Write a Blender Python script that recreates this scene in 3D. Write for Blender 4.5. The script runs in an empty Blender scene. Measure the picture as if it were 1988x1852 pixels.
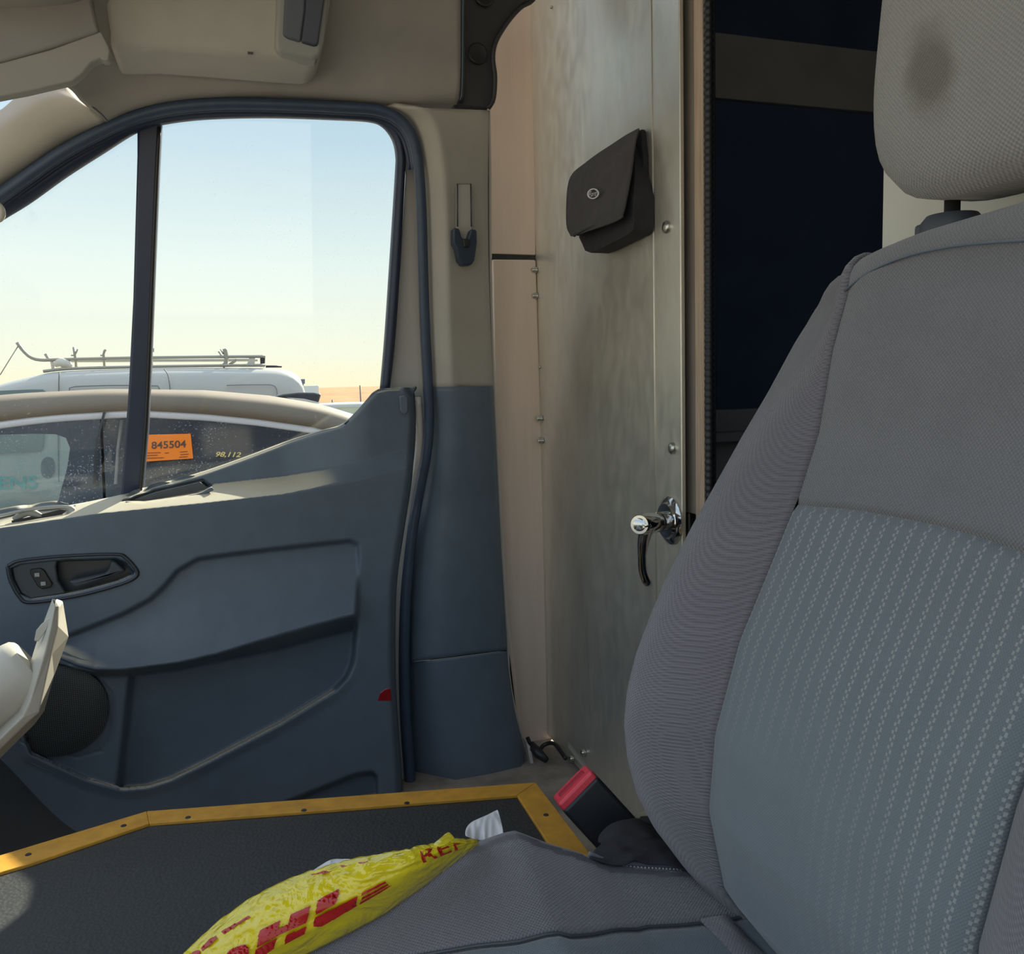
import bpy, bmesh, math, random
import numpy as np
from mathutils import Vector, Matrix, noise
random.seed(7)
SC = bpy.context.scene
COL = SC.collection
R = math.radians

# ------------------------------------------------------------------ camera
FPX, CXP, CYP = 1650.0, 994.0, 926.0
EYE = np.array([0.0, 0.0, 1.5])
yaw, pit, rol = R(17.9), R(5.8), R(1.5)
cf = np.array([math.sin(yaw) * math.cos(pit), math.cos(yaw) * math.cos(pit), -math.sin(pit)])
r0 = np.array([math.cos(yaw), -math.sin(yaw), 0.0]); u0 = np.cross(r0, cf)
cr = r0 * math.cos(rol) - u0 * math.sin(rol)
cu = u0 * math.cos(rol) + r0 * math.sin(rol)
cam_d = bpy.data.cameras.new('camera'); cam = bpy.data.objects.new('camera', cam_d); COL.objects.link(cam)
cam_d.sensor_fit = 'HORIZONTAL'; cam_d.sensor_width = 36.0; cam_d.lens = 36.0 * FPX / 1988.0
cam_d.clip_start = 0.02; cam_d.clip_end = 2000
m = Matrix((cr, cu, -cf)).transposed().to_4x4(); m.translation = Vector(EYE)
cam.matrix_world = m
SC.camera = cam

# ------------------------------------------------------------------ light, sky, exposure
SC.view_settings.view_transform = 'Standard'; SC.view_settings.look = 'None'
SC.view_settings.gamma = 1.0; SC.view_settings.use_curve_mapping = False
SC.view_settings.exposure = 0.0
try:
    SC.cycles.max_bounces = 10; SC.cycles.transparent_max_bounces = 24
except Exception: pass
W = bpy.data.worlds.new('sky'); SC.world = W; W.use_nodes = True
wn, wl = W.node_tree.nodes, W.node_tree.links; wn.clear()
wo = wn.new('ShaderNodeOutputWorld'); bg = wn.new('ShaderNodeBackground')
tc = wn.new('ShaderNodeTexCoord'); sp = wn.new('ShaderNodeSeparateXYZ'); rp = wn.new('ShaderNodeValToRGB')
wl.new(tc.outputs['Generated'], sp.inputs[0]); wl.new(sp.outputs['Z'], rp.inputs[0])
els = rp.color_ramp.elements
els[0].position = 0.0; els[0].color = (.95, .84, .56, 1)
els[1].position = 1.0; els[1].color = (0.95, 1.08, 1.25, 1)
for p_, c_ in ((0.05, (.86, .86, .71, 1)), (0.14, (.73, .81, .78, 1)), (0.27, (.49, .63, .73, 1)), (0.38, (.40, .54, .69, 1)), (0.55, (.85, .98, 1.15, 1))):
    e = els.new(p_); e.color = c_
wl.new(rp.outputs[0], bg.inputs[0]); wl.new(bg.outputs[0], wo.inputs[0])
bg.inputs[1].default_value = 1.3
SUN_TO = Vector((0.75, 1.0, 0.83)).normalized()
sd = bpy.data.lights.new('sun', 'SUN'); sd.energy = 14.0; sd.angle = R(0.6); sd.color = (1.0, 0.9, 0.72)
so = bpy.data.objects.new('sun', sd); COL.objects.link(so)
so.rotation_euler = SUN_TO.to_track_quat('Z', 'Y').to_euler()

# ------------------------------------------------------------------ helpers: projection
def ray(px, py): return cf + cr * (px - CXP) / FPX - cu * (py - CYP) / FPX
def P(px, py, Y=None, X=None, Z=None):
    d = ray(px, py)
    t = (X - EYE[0]) / d[0] if X is not None else (Y - EYE[1]) / d[1] if Y is not None else (Z - EYE[2]) / d[2]
    return Vector(EYE + d * t)
TB = 1.30
def T(px, py, off=0.0):
    """a point on the tilted cab side: upright below the belt, leaning in above it"""
    d = ray(px, py)
    a = Vector(EYE + d * ((1.60 - off) / d[1]))
    if a.z <= TB: return a
    # Y + .2 (z - TB) = 1.6 - off
    t = (1.60 - off - 0.2 * (EYE[2] - TB)) / (d[1] + 0.2 * d[2])
    return Vector(EYE + d * t)
def cr_spline(pts, n):
    """n points spaced evenly along a Catmull-Rom curve through pts (any dimension)"""
    p = [np.array(q, float) for q in pts]
    p = [2 * p[0] - p[1]] + p + [2 * p[-1] - p[-2]]
    out = []
    for i in range(1, len(p) - 2):
        for k in range(12):
            t = k / 12.0
            a, b, c, d = p[i - 1], p[i], p[i + 1], p[i + 2]
            out.append(0.5 * ((2 * b) + (-a + c) * t + (2 * a - 5 * b + 4 * c - d) * t * t + (-a + 3 * b - 3 * c + d) * t ** 3))
    out.append(p[-2]); out = np.array(out)
    L = np.concatenate([[0], np.cumsum(np.linalg.norm(np.diff(out, axis=0), axis=1))])
    s = np.linspace(0, L[-1], n)
    return np.stack([np.interp(s, L, out[:, j]) for j in range(out.shape[1])], 1)
def interp(x, xs, ys): return float(np.interp(x, xs, ys))
def sstep(a, b, x):
    t = np.clip((x - a) / (b - a), 0, 1); return t * t * (3 - 2 * t)
def sdf(px, py, poly):
    """signed distance, negative inside; px, py arrays"""
    poly = np.array(poly, float); d = np.full(px.shape, 1e9); ins = np.zeros(px.shape, bool)
    n = len(poly)
    for i in range(n):
        ax, ay = poly[i]; bx, by = poly[(i + 1) % n]
        ex, ey = bx - ax, by - ay
        t = np.clip(((px - ax) * ex + (py - ay) * ey) / (ex * ex + ey * ey + 1e-9), 0, 1)
        d = np.minimum(d, np.hypot(px - ax - t * ex, py - ay - t * ey))
        c = ((ay > py) != (by > py)) & (px < (bx - ax) * (py - ay) / (by - ay + 1e-12) + ax)
        ins ^= c
    return np.where(ins, -d, d)
def sdline(px, py, pts):
    pts = np.array(pts, float); d = np.full(px.shape, 1e9)
    for i in range(len(pts) - 1):
        ax, ay = pts[i]; bx, by = pts[i + 1]; ex, ey = bx - ax, by - ay
        t = np.clip(((px - ax) * ex + (py - ay) * ey) / (ex * ex + ey * ey + 1e-9), 0, 1)
        d = np.minimum(d, np.hypot(px - ax - t * ex, py - ay - t * ey))
    return d

# ------------------------------------------------------------------ helpers: objects
def obj(name, verts, faces, mat, parent=None, smooth=True, mods=()):
    me = bpy.data.meshes.new(name)
    me.from_pydata([tuple(v) for v in verts], [], faces); me.update()
    bm = bmesh.new(); bm.from_mesh(me); bmesh.ops.recalc_face_normals(bm, faces=bm.faces)
    if any(k[0] == 'solid' for k in mods):      # open sheets: face them into the cab
        e = Vector(EYE)
        if sum(q.normal.dot(e - q.calc_center_median()) * q.calc_area() for q in bm.faces) < 0: bmesh.ops.reverse_faces(bm, faces=bm.faces)
    bm.to_mesh(me); bm.free()
    return link(name, me, mat, parent, smooth, mods)
def link(name, me, mat, parent=None, smooth=True, mods=()):
    me.materials.clear(); me.materials.append(mat)
    for p in me.polygons: p.use_smooth = smooth
    o = bpy.data.objects.new(name, me); COL.objects.link(o)
    if parent is not None: o.parent = parent
    for md in mods:
        k = md[0]
        if k == 'solid':
            s = o.modifiers.new('s', 'SOLIDIFY'); s.thickness = md[1]; s.offset = md[2] if len(md) > 2 else -1
        elif k == 'bevel':
            s = o.modifiers.new('b', 'BEVEL'); s.width = md[1]; s.segments = md[2] if len(md) > 2 else 3; s.limit_method = 'ANGLE'; s.angle_limit = R(35)
            if smooth: s.harden_normals = True
        elif k == 'sub':
            s = o.modifiers.new('u', 'SUBSURF'); s.levels = md[1]; s.render_levels = md[1]
        elif k == 'wn':
            o.modifiers.new('w', 'WEIGHTED_NORMAL')
    return o
def thing(name, label, cat, group=None, kind=None, loc=None):
    o = bpy.data.objects.new(name, None); COL.objects.link(o); o.empty_display_size = .05
    return tag(o, label, cat, group, kind)
def tag(o, label=None, cat=None, group=None, kind=None):
    if label: o['label'] = label
    if cat: o['category'] = cat
    if group: o['group'] = group
    if kind: o['kind'] = kind
    return o
def grid_mesh(rows, closed_u=False, cap=False):
    """rows: list of equally long point lists"""
    nr, nc = len(rows), len(rows[0]); v = [q for r_ in rows for q in r_]; f = []
    for i in range(nr - 1):
        for j in range(nc - (0 if closed_u else 1)):
            k = (j + 1) % nc
            f.append((i * nc + j, i * nc + k, (i + 1) * nc + k, (i + 1) * nc + j))
    if cap:
        f.append(tuple(range(nc))[::-1]); f.append(tuple((nr - 1) * nc + j for j in range(nc)))
    return v, f
def set_uv(o, fn):
    me = o.data; uv = me.uv_layers.new(name='UVMap')
    for l in me.loops: uv.data[l.index].uv = fn(me.vertices[l.vertex_index].co)
def prism(name, pts, depth, mat, parent=None, bev=0.0, smooth=False, seg=3):
    """pts: 3D outline; depth: vector added for the back face"""
    n = len(pts); d = Vector(depth)
    v = [Vector(p) for p in pts] + [Vector(p) + d for p in pts]
    f = [tuple(range(n)), tuple(range(2 * n - 1, n - 1, -1))] + [(i, (i + 1) % n, n + (i + 1) % n, n + i) for i in range(n)]
    return obj(name, v, f, mat, parent, smooth or bev > 0, (('bevel', bev, seg),) if bev else ())
def panel(name, pix, mat, parent=None, off=None, Y=None, X=None, Z=None, depth=0.02, bev=0.003, n=None):
    """an outline in the side plane, built with real thickness behind it"""
    if n: pix = [tuple(q) for q in cr_spline(list(pix) + [pix[0]], n)[:-1]]
    pts = [T(a, b, off) if off is not None else P(a, b, Y=Y, X=X, Z=Z) for a, b in pix]
    dv = (0, depth, 0) if (off is not None or Y is not None) else (depth, 0, 0) if X is not None else (0, 0, -depth)
    return prism(name, pts, dv, mat, parent, bev)
def box(name, c, s, mat, parent=None, bev=0.0, M=None, seg=3):
    x, y, z = [k / 2 for k in s]
    v = [Vector((a * x, b * y, e * z)) for a in (-1, 1) for b in (-1, 1) for e in (-1, 1)]
    if M is not None: v = [M @ q for q in v]
    v = [q + Vector(c) for q in v]
    f = [(0, 1, 3, 2), (4, 6, 7, 5), (0, 4, 5, 1), (2, 3, 7, 6), (0, 2, 6, 4), (1, 5, 7, 3)]
    return obj(name, v, f, mat, parent, bev > 0, (('bevel', bev, seg),) if bev else ())
def tube(name, pts, rad, mat, parent=None, nseg=10, flat=1.0, flatdir=None, cap=True):
    """swept tube; rad is a number or a list; flat squashes it along flatdir"""
    pts = [Vector(p) for p in pts]; n = len(pts); rows = []; up = None
    for i, p in enumerate(pts):
        t = (pts[min(i + 1, n - 1)] - pts[max(i - 1, 0)]).normalized()
        if flatdir is not None:
            a = Vector(flatdir); a = (a - t * a.dot(t)).normalized()
        else:
            if up is None: up = Vector((0, 0, 1)) if abs(t.z) < .9 else Vector((1, 0, 0))
            a = (up - t * up.dot(t)).normalized(); up = a
        b = t.cross(a); r_ = rad[i] if hasattr(rad, '__len__') else rad
        rows.append([p + (a * math.cos(q) * flat + b * math.sin(q)) * r_ for q in [2 * math.pi * k / nseg for k in range(nseg)]])
    v, f = grid_mesh(rows, True, cap)
    return obj(name, v, f, mat, parent)
def lathe(name, c, axis, prof, mat, parent=None, n=28):
    """prof: (radius, height along axis)"""
    axis = Vector(axis).normalized(); a = axis.orthogonal().normalized(); b = axis.cross(a); c = Vector(c)
    rows = [[c + axis * h + (a * math.cos(2 * math.pi * k / n) + b * math.sin(2 * math.pi * k / n)) * max(r_, 1e-5) for k in range(n)] for r_, h in prof]
    v, f = grid_mesh(rows, True, True)
    o = obj(name, v, f, mat, parent)
    s = o.modifiers.new('e', 'EDGE_SPLIT'); s.split_angle = R(40)
    return o
def text_obj(name, s, fn, mat, parent=None, shear=0.0, cuts=2, bold=0.0):
    """letters mapped by fn(u, v) with u, v in 0..1 over their box"""
    cu_ = bpy.data.curves.new('t', 'FONT'); cu_.body = s; cu_.size = 1; cu_.shear = shear; cu_.offset = bold
    to = bpy.data.objects.new('t', cu_); COL.objects.link(to); bpy.context.view_layer.update()
    me = bpy.data.meshes.new_from_object(to.evaluated_get(bpy.context.evaluated_depsgraph_get()))
    bpy.data.objects.remove(to); bpy.data.curves.remove(cu_)
    bm = bmesh.new(); bm.from_mesh(me)
    bmesh.ops.triangulate(bm, faces=bm.faces)
    if cuts: bmesh.ops.subdivide_edges(bm, edges=bm.edges, cuts=cuts, use_grid_fill=True)
    bmesh.ops.remove_doubles(bm, verts=bm.verts, dist=1e-5)
    xs = [v.co.x for v in bm.verts]; ys = [v.co.y for v in bm.verts]; x0, x1, y0, y1 = min(xs), max(xs), min(ys), max(ys)
    for v in bm.verts: v.co = Vector(fn((v.co.x - x0) / (x1 - x0), (v.co.y - y0) / (y1 - y0)))
    bm.to_mesh(me); bm.free()
    return link(name, me, mat, parent, False)

# ------------------------------------------------------------------ materials
def mat(name, col, rough=.6, metal=0.0, spec=.5, coat=0.0):
    m = bpy.data.materials.new(name); m.use_nodes = True
    b = m.node_tree.nodes['Principled BSDF']
    b.inputs['Base Color'].default_value = (*col, 1); b.inputs['Roughness'].default_value = rough
    b.inputs['Metallic'].default_value = metal; b.inputs['Specular IOR Level'].default_value = spec
    b.inputs['Coat Weight'].default_value = coat
    return m
def nodes(m): return m.node_tree.nodes, m.node_tree.links, m.node_tree.nodes['Principled BSDF']
def add_noise(m, scale=40, amt=.15, bump=0.0, bscale=600, detail=4, bdist=.001, stretch=(1, 1, 1), rough_amt=0.0):
    n, l, b = nodes(m); tcn = n.new('ShaderNodeTexCoord')
    mp = n.new('ShaderNodeMapping'); mp.inputs['Scale'].default_value = stretch; l.new(tcn.outputs['Object'], mp.inputs[0])
    if amt:
        nz = n.new('ShaderNodeTexNoise'); nz.inputs['Scale'].default_value = scale; nz.inputs['Detail'].default_value = detail
        l.new(mp.outputs[0], nz.inputs['Vector'])
        mr = n.new('ShaderNodeMapRange'); mr.inputs['From Min'].default_value = .3; mr.inputs['From Max'].default_value = .7
        mr.inputs['To Min'].default_value = 1 - amt; mr.inputs['To Max'].default_value = 1 + amt
        l.new(nz.outputs[0], mr.inputs[0])
        mx = n.new('ShaderNodeMixRGB'); mx.blend_type = 'MULTIPLY'; mx.inputs[0].default_value = 1
        mx.inputs[1].default_value = b.inputs['Base Color'].default_value; l.new(mr.outputs[0], mx.inputs[2]); l.new(mx.outputs[0], b.inputs['Base Color'])
        if rough_amt:
            m2 = n.new('ShaderNodeMapRange'); r_ = b.inputs['Roughness'].default_value
            m2.inputs['From Min'].default_value = .3; m2.inputs['From Max'].default_value = .7
            m2.inputs['To Min'].default_value = r_ - rough_amt; m2.inputs['To Max'].default_value = r_ + rough_amt
            l.new(nz.outputs[0], m2.inputs[0]); l.new(m2.outputs[0], b.inputs['Roughness'])
    if bump:
        nb = n.new('ShaderNodeTexNoise'); nb.inputs['Scale'].default_value = bscale; nb.inputs['Detail'].default_value = 2
        l.new(mp.outputs[0], nb.inputs['Vector'])
        bp = n.new('ShaderNodeBump'); bp.inputs['Strength'].default_value = bump; bp.inputs['Distance'].default_value = bdist
        l.new(nb.outputs[0], bp.inputs['Height']); l.new(bp.outputs[0], b.inputs['Normal'])
    return m
def M2(n, l, op, a, b=None):
    k = n.new('ShaderNodeMath'); k.operation = op
    for i, q in enumerate((a, b)):
        if q is None: continue
        if isinstance(q, (int, float)): k.inputs[i].default_value = q
        else: l.new(q, k.inputs[i])
    return k.outputs[0]

SLATE = add_noise(mat('slate_plastic', (.115, .152, .20), .5), 30, .06, .35, 1500, bdist=.0006)
SLATE2 = add_noise(mat('slate_plastic_dark', (.06, .07, .085), .5), 30, .06, .3, 1500, bdist=.0006)
BEZEL = add_noise(mat('bezel_black_plastic', (.035, .042, .055), .4), 30, .05, .2, 1500, bdist=.0004)
BLACK = add_noise(mat('black_plastic', (.018, .019, .023), .45), 30, .1)
def dusty(m, col=(.58, .54, .42), amt=.8):  # dust tint on up-facing faces; sunlit ledge brightness is painted into it
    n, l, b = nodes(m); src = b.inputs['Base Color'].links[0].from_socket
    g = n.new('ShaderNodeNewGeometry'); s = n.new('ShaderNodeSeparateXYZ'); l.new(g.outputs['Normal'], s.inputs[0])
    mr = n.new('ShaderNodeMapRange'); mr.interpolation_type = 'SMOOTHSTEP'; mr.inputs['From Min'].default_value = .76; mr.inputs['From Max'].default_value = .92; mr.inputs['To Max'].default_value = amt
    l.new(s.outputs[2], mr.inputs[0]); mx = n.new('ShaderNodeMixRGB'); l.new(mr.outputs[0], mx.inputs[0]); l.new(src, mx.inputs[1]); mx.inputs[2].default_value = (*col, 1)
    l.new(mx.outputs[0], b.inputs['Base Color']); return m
dusty(SLATE)  # the dust colour here also carries the belt ledge's sunlight
RUBBER = add_noise(mat('seal_rubber', (.045, .07, .12), .45), 60, .1)
FRAME = add_noise(mat('frame_black', (.028, .042, .085), .45), 30, .05)
HEAD = add_noise(mat('headliner_fabric', (.37, .35, .32), .9), 20, .05, .5, 1800, bdist=.0006)
BEIGE = add_noise(mat('beige_plastic', (.45, .425, .38), .6), 20, .04, .3, 1500, bdist=.0005)
CREAM = add_noise(mat('cream_plastic', (.55, .53, .47), .45), 20, .03)
PAINT = mat('white_body_paint', (.60, .57, .54), .35)
PEACH = add_noise(mat('peach_wall_panel', (.82, .66, .55), .5), 8, .05, stretch=(6, 6, .4))
WHITE = add_noise(mat('white_panel', (.72, .72, .66), .5), 8, .03)
JAMB = add_noise(mat('grey_brown_jamb', (.25, .22, .19), .5), 40, .12, stretch=(1, 1, .15))
WOOD = add_noise(mat('plywood_edge', (.50, .38, .28), .6), 60, .15, stretch=(3, 3, .2))
YEL = add_noise(mat('yellow_edge_trim', (.58, .29, .028), .55), 45, .16, .2, 800)
CHROME = mat('chrome', (.62, .62, .62), .12, 1.0)
ZINC = mat('zinc_bolt', (.6, .6, .55), .3, 1.0)
WTISSUE = mat('white_tissue', (.75, .76, .78), .8)
RED = mat('red_plastic', (.75, .03, .06), .35)
RED.node_tree.nodes['Principled BSDF'].inputs['Base Color'].default_value = (.85, .06, .09, 1)
DKRED = mat('red_reflector', (.33, .01, .015), .25, coat=.5)
BLKFAB = add_noise(mat('black_fabric', (.03, .03, .036), .9), 60, .15, .6, 900)
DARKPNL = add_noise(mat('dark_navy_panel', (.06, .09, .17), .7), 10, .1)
CARGO = add_noise(mat('cargo_grey_panel', (.38, .37, .36), .7), 10, .08)
FLOORM = add_noise(mat('beige_floor', (.30, .26, .22), .7), 25, .25)

def galvanised():
    m = mat('galvanised_steel', (.60, .60, .54), .38, .72)
    n, l, b = nodes(m); t = n.new('ShaderNodeTexCoord')
    mp = n.new('ShaderNodeMapping'); mp.inputs['Scale'].default_value = (1, 1, .5); l.new(t.outputs['Object'], mp.inputs[0])
    a = n.new('ShaderNodeTexNoise'); a.inputs['Scale'].default_value = 9; a.inputs['Detail'].default_value = 8; a.inputs['Roughness'].default_value = .65
    l.new(mp.outputs[0], a.inputs['Vector'])
    r_ = n.new('ShaderNodeValToRGB'); r_.color_ramp.elements[0].position = .3; r_.color_ramp.elements[0].color = (.62, .59, .52, 1)
    r_.color_ramp.elements[1].position = .75; r_.color_ramp.elements[1].color = (.82, .79, .69, 1)
    l.new(a.outputs[0], r_.inputs[0]); l.new(r_.outputs[0], b.inputs['Base Color'])
    s = n.new('ShaderNodeTexNoise'); s.inputs['Scale'].default_value = 60; s.inputs['Detail'].default_value = 6; l.new(mp.outputs[0], s.inputs['Vector'])
    mr = n.new('ShaderNodeMapRange'); mr.inputs['From Min'].default_value = .3; mr.inputs['From Max'].default_value = .7
    mr.inputs['To Min'].default_value = .34; mr.inputs['To Max'].default_value = .5; l.new(s.outputs[0], mr.inputs[0]); l.new(mr.outputs[0], b.inputs['Roughness'])
    return m
GALV = galvanised()

def rubber_mat():
    m = mat('black_rubber_mat', (.022, .025, .027), .6)
    n, l, b = nodes(m); t = n.new('ShaderNodeTexCoord')
    v = n.new('ShaderNodeTexVoronoi'); v.inputs['Scale'].default_value = 260; l.new(t.outputs['Object'], v.inputs['Vector'])
    s = n.new('ShaderNodeTexNoise'); s.inputs['Scale'].default_value = 14; s.inputs['Detail'].default_value = 6; l.new(t.outputs['Object'], s.inputs['Vector'])
    q = M2(n, l, 'MULTIPLY', M2(n, l, 'LESS_THAN', v.outputs['Distance'], .3), M2(n, l, 'MULTIPLY', s.outputs[0], .8))
    r_ = n.new('ShaderNodeMixRGB'); r_.inputs[1].default_value = (.02, .023, .026, 1); r_.inputs[2].default_value = (.055, .055, .052, 1)
    l.new(q, r_.inputs[0]); l.new(r_.outputs[0], b.inputs['Base Color'])
    bp = n.new('ShaderNodeBump'); bp.inputs['Strength'].default_value = .5; bp.inputs['Distance'].default_value = .001
    l.new(v.outputs['Distance'], bp.inputs['Height']); l.new(bp.outputs[0], b.inputs['Normal'])
    return m
MATT = rubber_mat()

def fabric(name, c1, c2, su, sv, bump=.5, stripes=False, stain=None):
    """woven cloth from the mesh's UV in metres"""
    m = mat(name, c1, .95, spec=.2); n, l, b = nodes(m)
    b.inputs['Sheen Weight'].default_value = .35; b.inputs['Sheen Roughness'].default_value = .5
    t = n.new('ShaderNodeUVMap'); s = n.new('ShaderNodeSeparateXYZ'); l.new(t.outputs[0], s.inputs[0])
    U, V = s.outputs[0], s.outputs[1]
    su_ = M2(n, l, 'SINE', M2(n, l, 'MULTIPLY', U, 2 * math.pi / su)); sv_ = M2(n, l, 'SINE', M2(n, l, 'MULTIPLY', V, 2 * math.pi / sv))
    wv = M2(n, l, 'MULTIPLY', su_, sv_)
    fac = M2(n, l, 'ADD', M2(n, l, 'MULTIPLY', wv, .5), .5)
    nz = n.new('ShaderNodeTexNoise'); nz.inputs['Scale'].default_value = 25; nz.inputs['Detail'].default_value = 5; l.new(t.outputs[0], nz.inputs['Vector'])
    fac = M2(n, l, 'MULTIPLY', fac, M2(n, l, 'ADD', nz.outputs[0], .4))
    mx = n.new('ShaderNodeMixRGB'); mx.inputs[1].default_value = (*c1, 1); mx.inputs[2].default_value = (*c2, 1); l.new(fac, mx.inputs[0])
    out = mx.outputs[0]
    if stripes:
        sp_ = .0114
        fr = M2(n, l, 'FRACT', M2(n, l, 'DIVIDE', U, sp_))
        da = M2(n, l, 'LESS_THAN', M2(n, l, 'ABSOLUTE', M2(n, l, 'SUBTRACT', fr, .42)), .07)
        db = M2(n, l, 'LESS_THAN', M2(n, l, 'ABSOLUTE', M2(n, l, 'SUBTRACT', fr, .60)), .07)
        fv = M2(n, l, 'FRACT', M2(n, l, 'DIVIDE', V, .0044)); ga = M2(n, l, 'LESS_THAN', fv, .55); gb = M2(n, l, 'SUBTRACT', 1.0, ga)
        dots = M2(n, l, 'ADD', M2(n, l, 'MULTIPLY', da, ga), M2(n, l, 'MULTIPLY', db, gb))
        # the dots wear away low down on the back
        z2 = n.new('ShaderNodeTexNoise'); z2.inputs['Scale'].default_value = 7; z2.inputs['Detail'].default_value = 6; l.new(t.outputs[0], z2.inputs['Vector'])
        vv = n.new('ShaderNodeMapRange'); vv.inputs['From Min'].default_value = 1.17; vv.inputs['From Max'].default_value = 1.40; l.new(V, vv.inputs[0])
        wear = n.new('ShaderNodeMapRange'); wear.inputs['From Min'].default_value = .35; wear.inputs['From Max'].default_value = .75
        l.new(M2(n, l, 'ADD', M2(n, l, 'MULTIPLY', vv.outputs[0], .38), M2(n, l, 'MULTIPLY', z2.outputs[0], .62)), wear.inputs[0])
        uw = n.new('ShaderNodeMapRange'); uw.inputs['From Min'].default_value = .47; uw.inputs['From Max'].default_value = .36; l.new(U, uw.inputs[0])
        k = M2(n, l, 'MULTIPLY', dots, M2(n, l, 'MINIMUM', M2(n, l, 'ADD', wear.outputs[0], M2(n, l, 'MULTIPLY', uw.outputs[0], .45)), .72))
        m2 = n.new('ShaderNodeMixRGB'); m2.inputs[2].default_value = (.38, .40, .39, 1); l.new(k, m2.inputs[0]); l.new(out, m2.inputs[1]); out = m2.outputs[0]
    if stain:
        (cx_, cy_), rx, ry, colr = stain
        dx = M2(n, l, 'DIVIDE', M2(n, l, 'SUBTRACT', U, cx_), rx); dy = M2(n, l, 'DIVIDE', M2(n, l, 'SUBTRACT', V, cy_), ry)
        dx = M2(n, l, 'ADD', dx, M2(n, l, 'MULTIPLY', dy, -.35))
        d = M2(n, l, 'SQRT', M2(n, l, 'ADD', M2(n, l, 'MULTIPLY', dx, dx), M2(n, l, 'MULTIPLY', dy, dy)))
        z3 = n.new('ShaderNodeTexNoise'); z3.inputs['Scale'].default_value = 45; l.new(t.outputs[0], z3.inputs['Vector'])
        d = M2(n, l, 'ADD', d, M2(n, l, 'MULTIPLY', M2(n, l, 'SUBTRACT', z3.outputs[0], .5), .6))
        mr = n.new('ShaderNodeMapRange'); mr.interpolation_type = 'SMOOTHSTEP'; mr.inputs['From Min'].default_value = 1.25; mr.inputs['From Max'].default_value = .45
        mr.inputs['To Max'].default_value = .75; l.new(d, mr.inputs[0])
        m3 = n.new('ShaderNodeMixRGB'); m3.inputs[2].default_value = (*colr, 1); l.new(mr.outputs[0], m3.inputs[0]); l.new(out, m3.inputs[1]); out = m3.outputs[0]
    l.new(out, b.inputs['Base Color'])
    bp = n.new('ShaderNodeBump'); bp.inputs['Strength'].default_value = bump; bp.inputs['Distance'].default_value = .0006
    l.new(wv, bp.inputs['Height']); l.new(bp.outputs[0], b.inputs['Normal'])
    return m
FAB_PLAIN = fabric('seat_cloth_plain', (.155, .155, .172), (.235, .235, .25), .0030, .0030)
FAB_SIDE = fabric('seat_cloth_side', (.145, .14, .16), (.23, .22, .245), .0024, .0028, .7)
FAB_INS = fabric('seat_cloth_striped', (.15, .18, .205), (.20, .23, .255), .0020, .0022, .3, stripes=True)
FAB_CUSH = fabric('seat_cloth_cushion_centre', (.13, .16, .185), (.18, .21, .235), .0020, .0022, .3)
FAB_HEADR = fabric('headrest_cloth', (.25, .245, .235), (.37, .36, .34), .0034, .0034, .6, stain=((tuple(P(1838, 140, X=.468))[1:3]), 0.024, .034, (.13, .12, .095)))

def glass(name, tint, refl=.08, dust=0.0, dcol=(.8, .78, .7), dscale=300, rough=.02, thr=.66, film=0.0):
    """a thin pane: tinted see-through, a mirror film by angle, and dust that scatters light"""
    m = bpy.data.materials.new(name); m.use_nodes = True; n, l = m.node_tree.nodes, m.node_tree.links; n.clear()
    o = n.new('ShaderNodeOutputMaterial'); tr = n.new('ShaderNodeBsdfTransparent'); tr.inputs[0].default_value = (*tint, 1)
    gl = n.new('ShaderNodeBsdfGlossy'); gl.inputs['Roughness'].default_value = rough
    lw = n.new('ShaderNodeFresnel'); lw.inputs[0].default_value = 1.45
    mx = n.new('ShaderNodeMixShader'); l.new(M2(n, l, 'MULTIPLY', lw.outputs[0], refl / .04), mx.inputs[0]); l.new(tr.outputs[0], mx.inputs[1]); l.new(gl.outputs[0], mx.inputs[2])
    out = mx.outputs[0]
    if dust:
        t = n.new('ShaderNodeTexCoord'); nz = n.new('ShaderNodeTexNoise'); nz.inputs['Scale'].default_value = dscale; nz.inputs['Detail'].default_value = 3
        l.new(t.outputs['Object'], nz.inputs['Vector'])
        nb = n.new('ShaderNodeTexNoise'); nb.inputs['Scale'].default_value = 5; nb.inputs['Detail'].default_value = 4; l.new(t.outputs['Object'], nb.inputs['Vector'])
        mr = n.new('ShaderNodeMapRange'); mr.inputs['From Min'].default_value = thr; mr.inputs['From Max'].default_value = thr + .1; mr.inputs['To Max'].default_value = dust
        l.new(M2(n, l, 'ADD', nz.outputs[0], M2(n, l, 'MULTIPLY', M2(n, l, 'SUBTRACT', nb.outputs[0], .5), .35)), mr.inputs[0])
        df = n.new('ShaderNodeBsdfDiffuse'); df.inputs[0].default_value = (*dcol, 1); m3 = n.new('ShaderNodeMixShader')
        l.new(M2(n, l, 'ADD', mr.outputs[0], film), m3.inputs[0]); l.new(out, m3.inputs[1]); l.new(df.outputs[0], m3.inputs[2]); out = m3.outputs[0]
    l.new(out, o.inputs[0]); return m
PANE = glass('cab_window_glass', (.95, .97, .96), .04, .10, dscale=260, thr=.68)

# ================================================================== THE CAB
WALL_Y = 1.60; BULK_X = 0.578
FLOOR_Z = 0.78
def structure(name, v, f, mt, smooth=False, mods=()):
    o = obj(name, v, f, mt, None, smooth, mods); o['kind'] = 'structure'; return o

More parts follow.
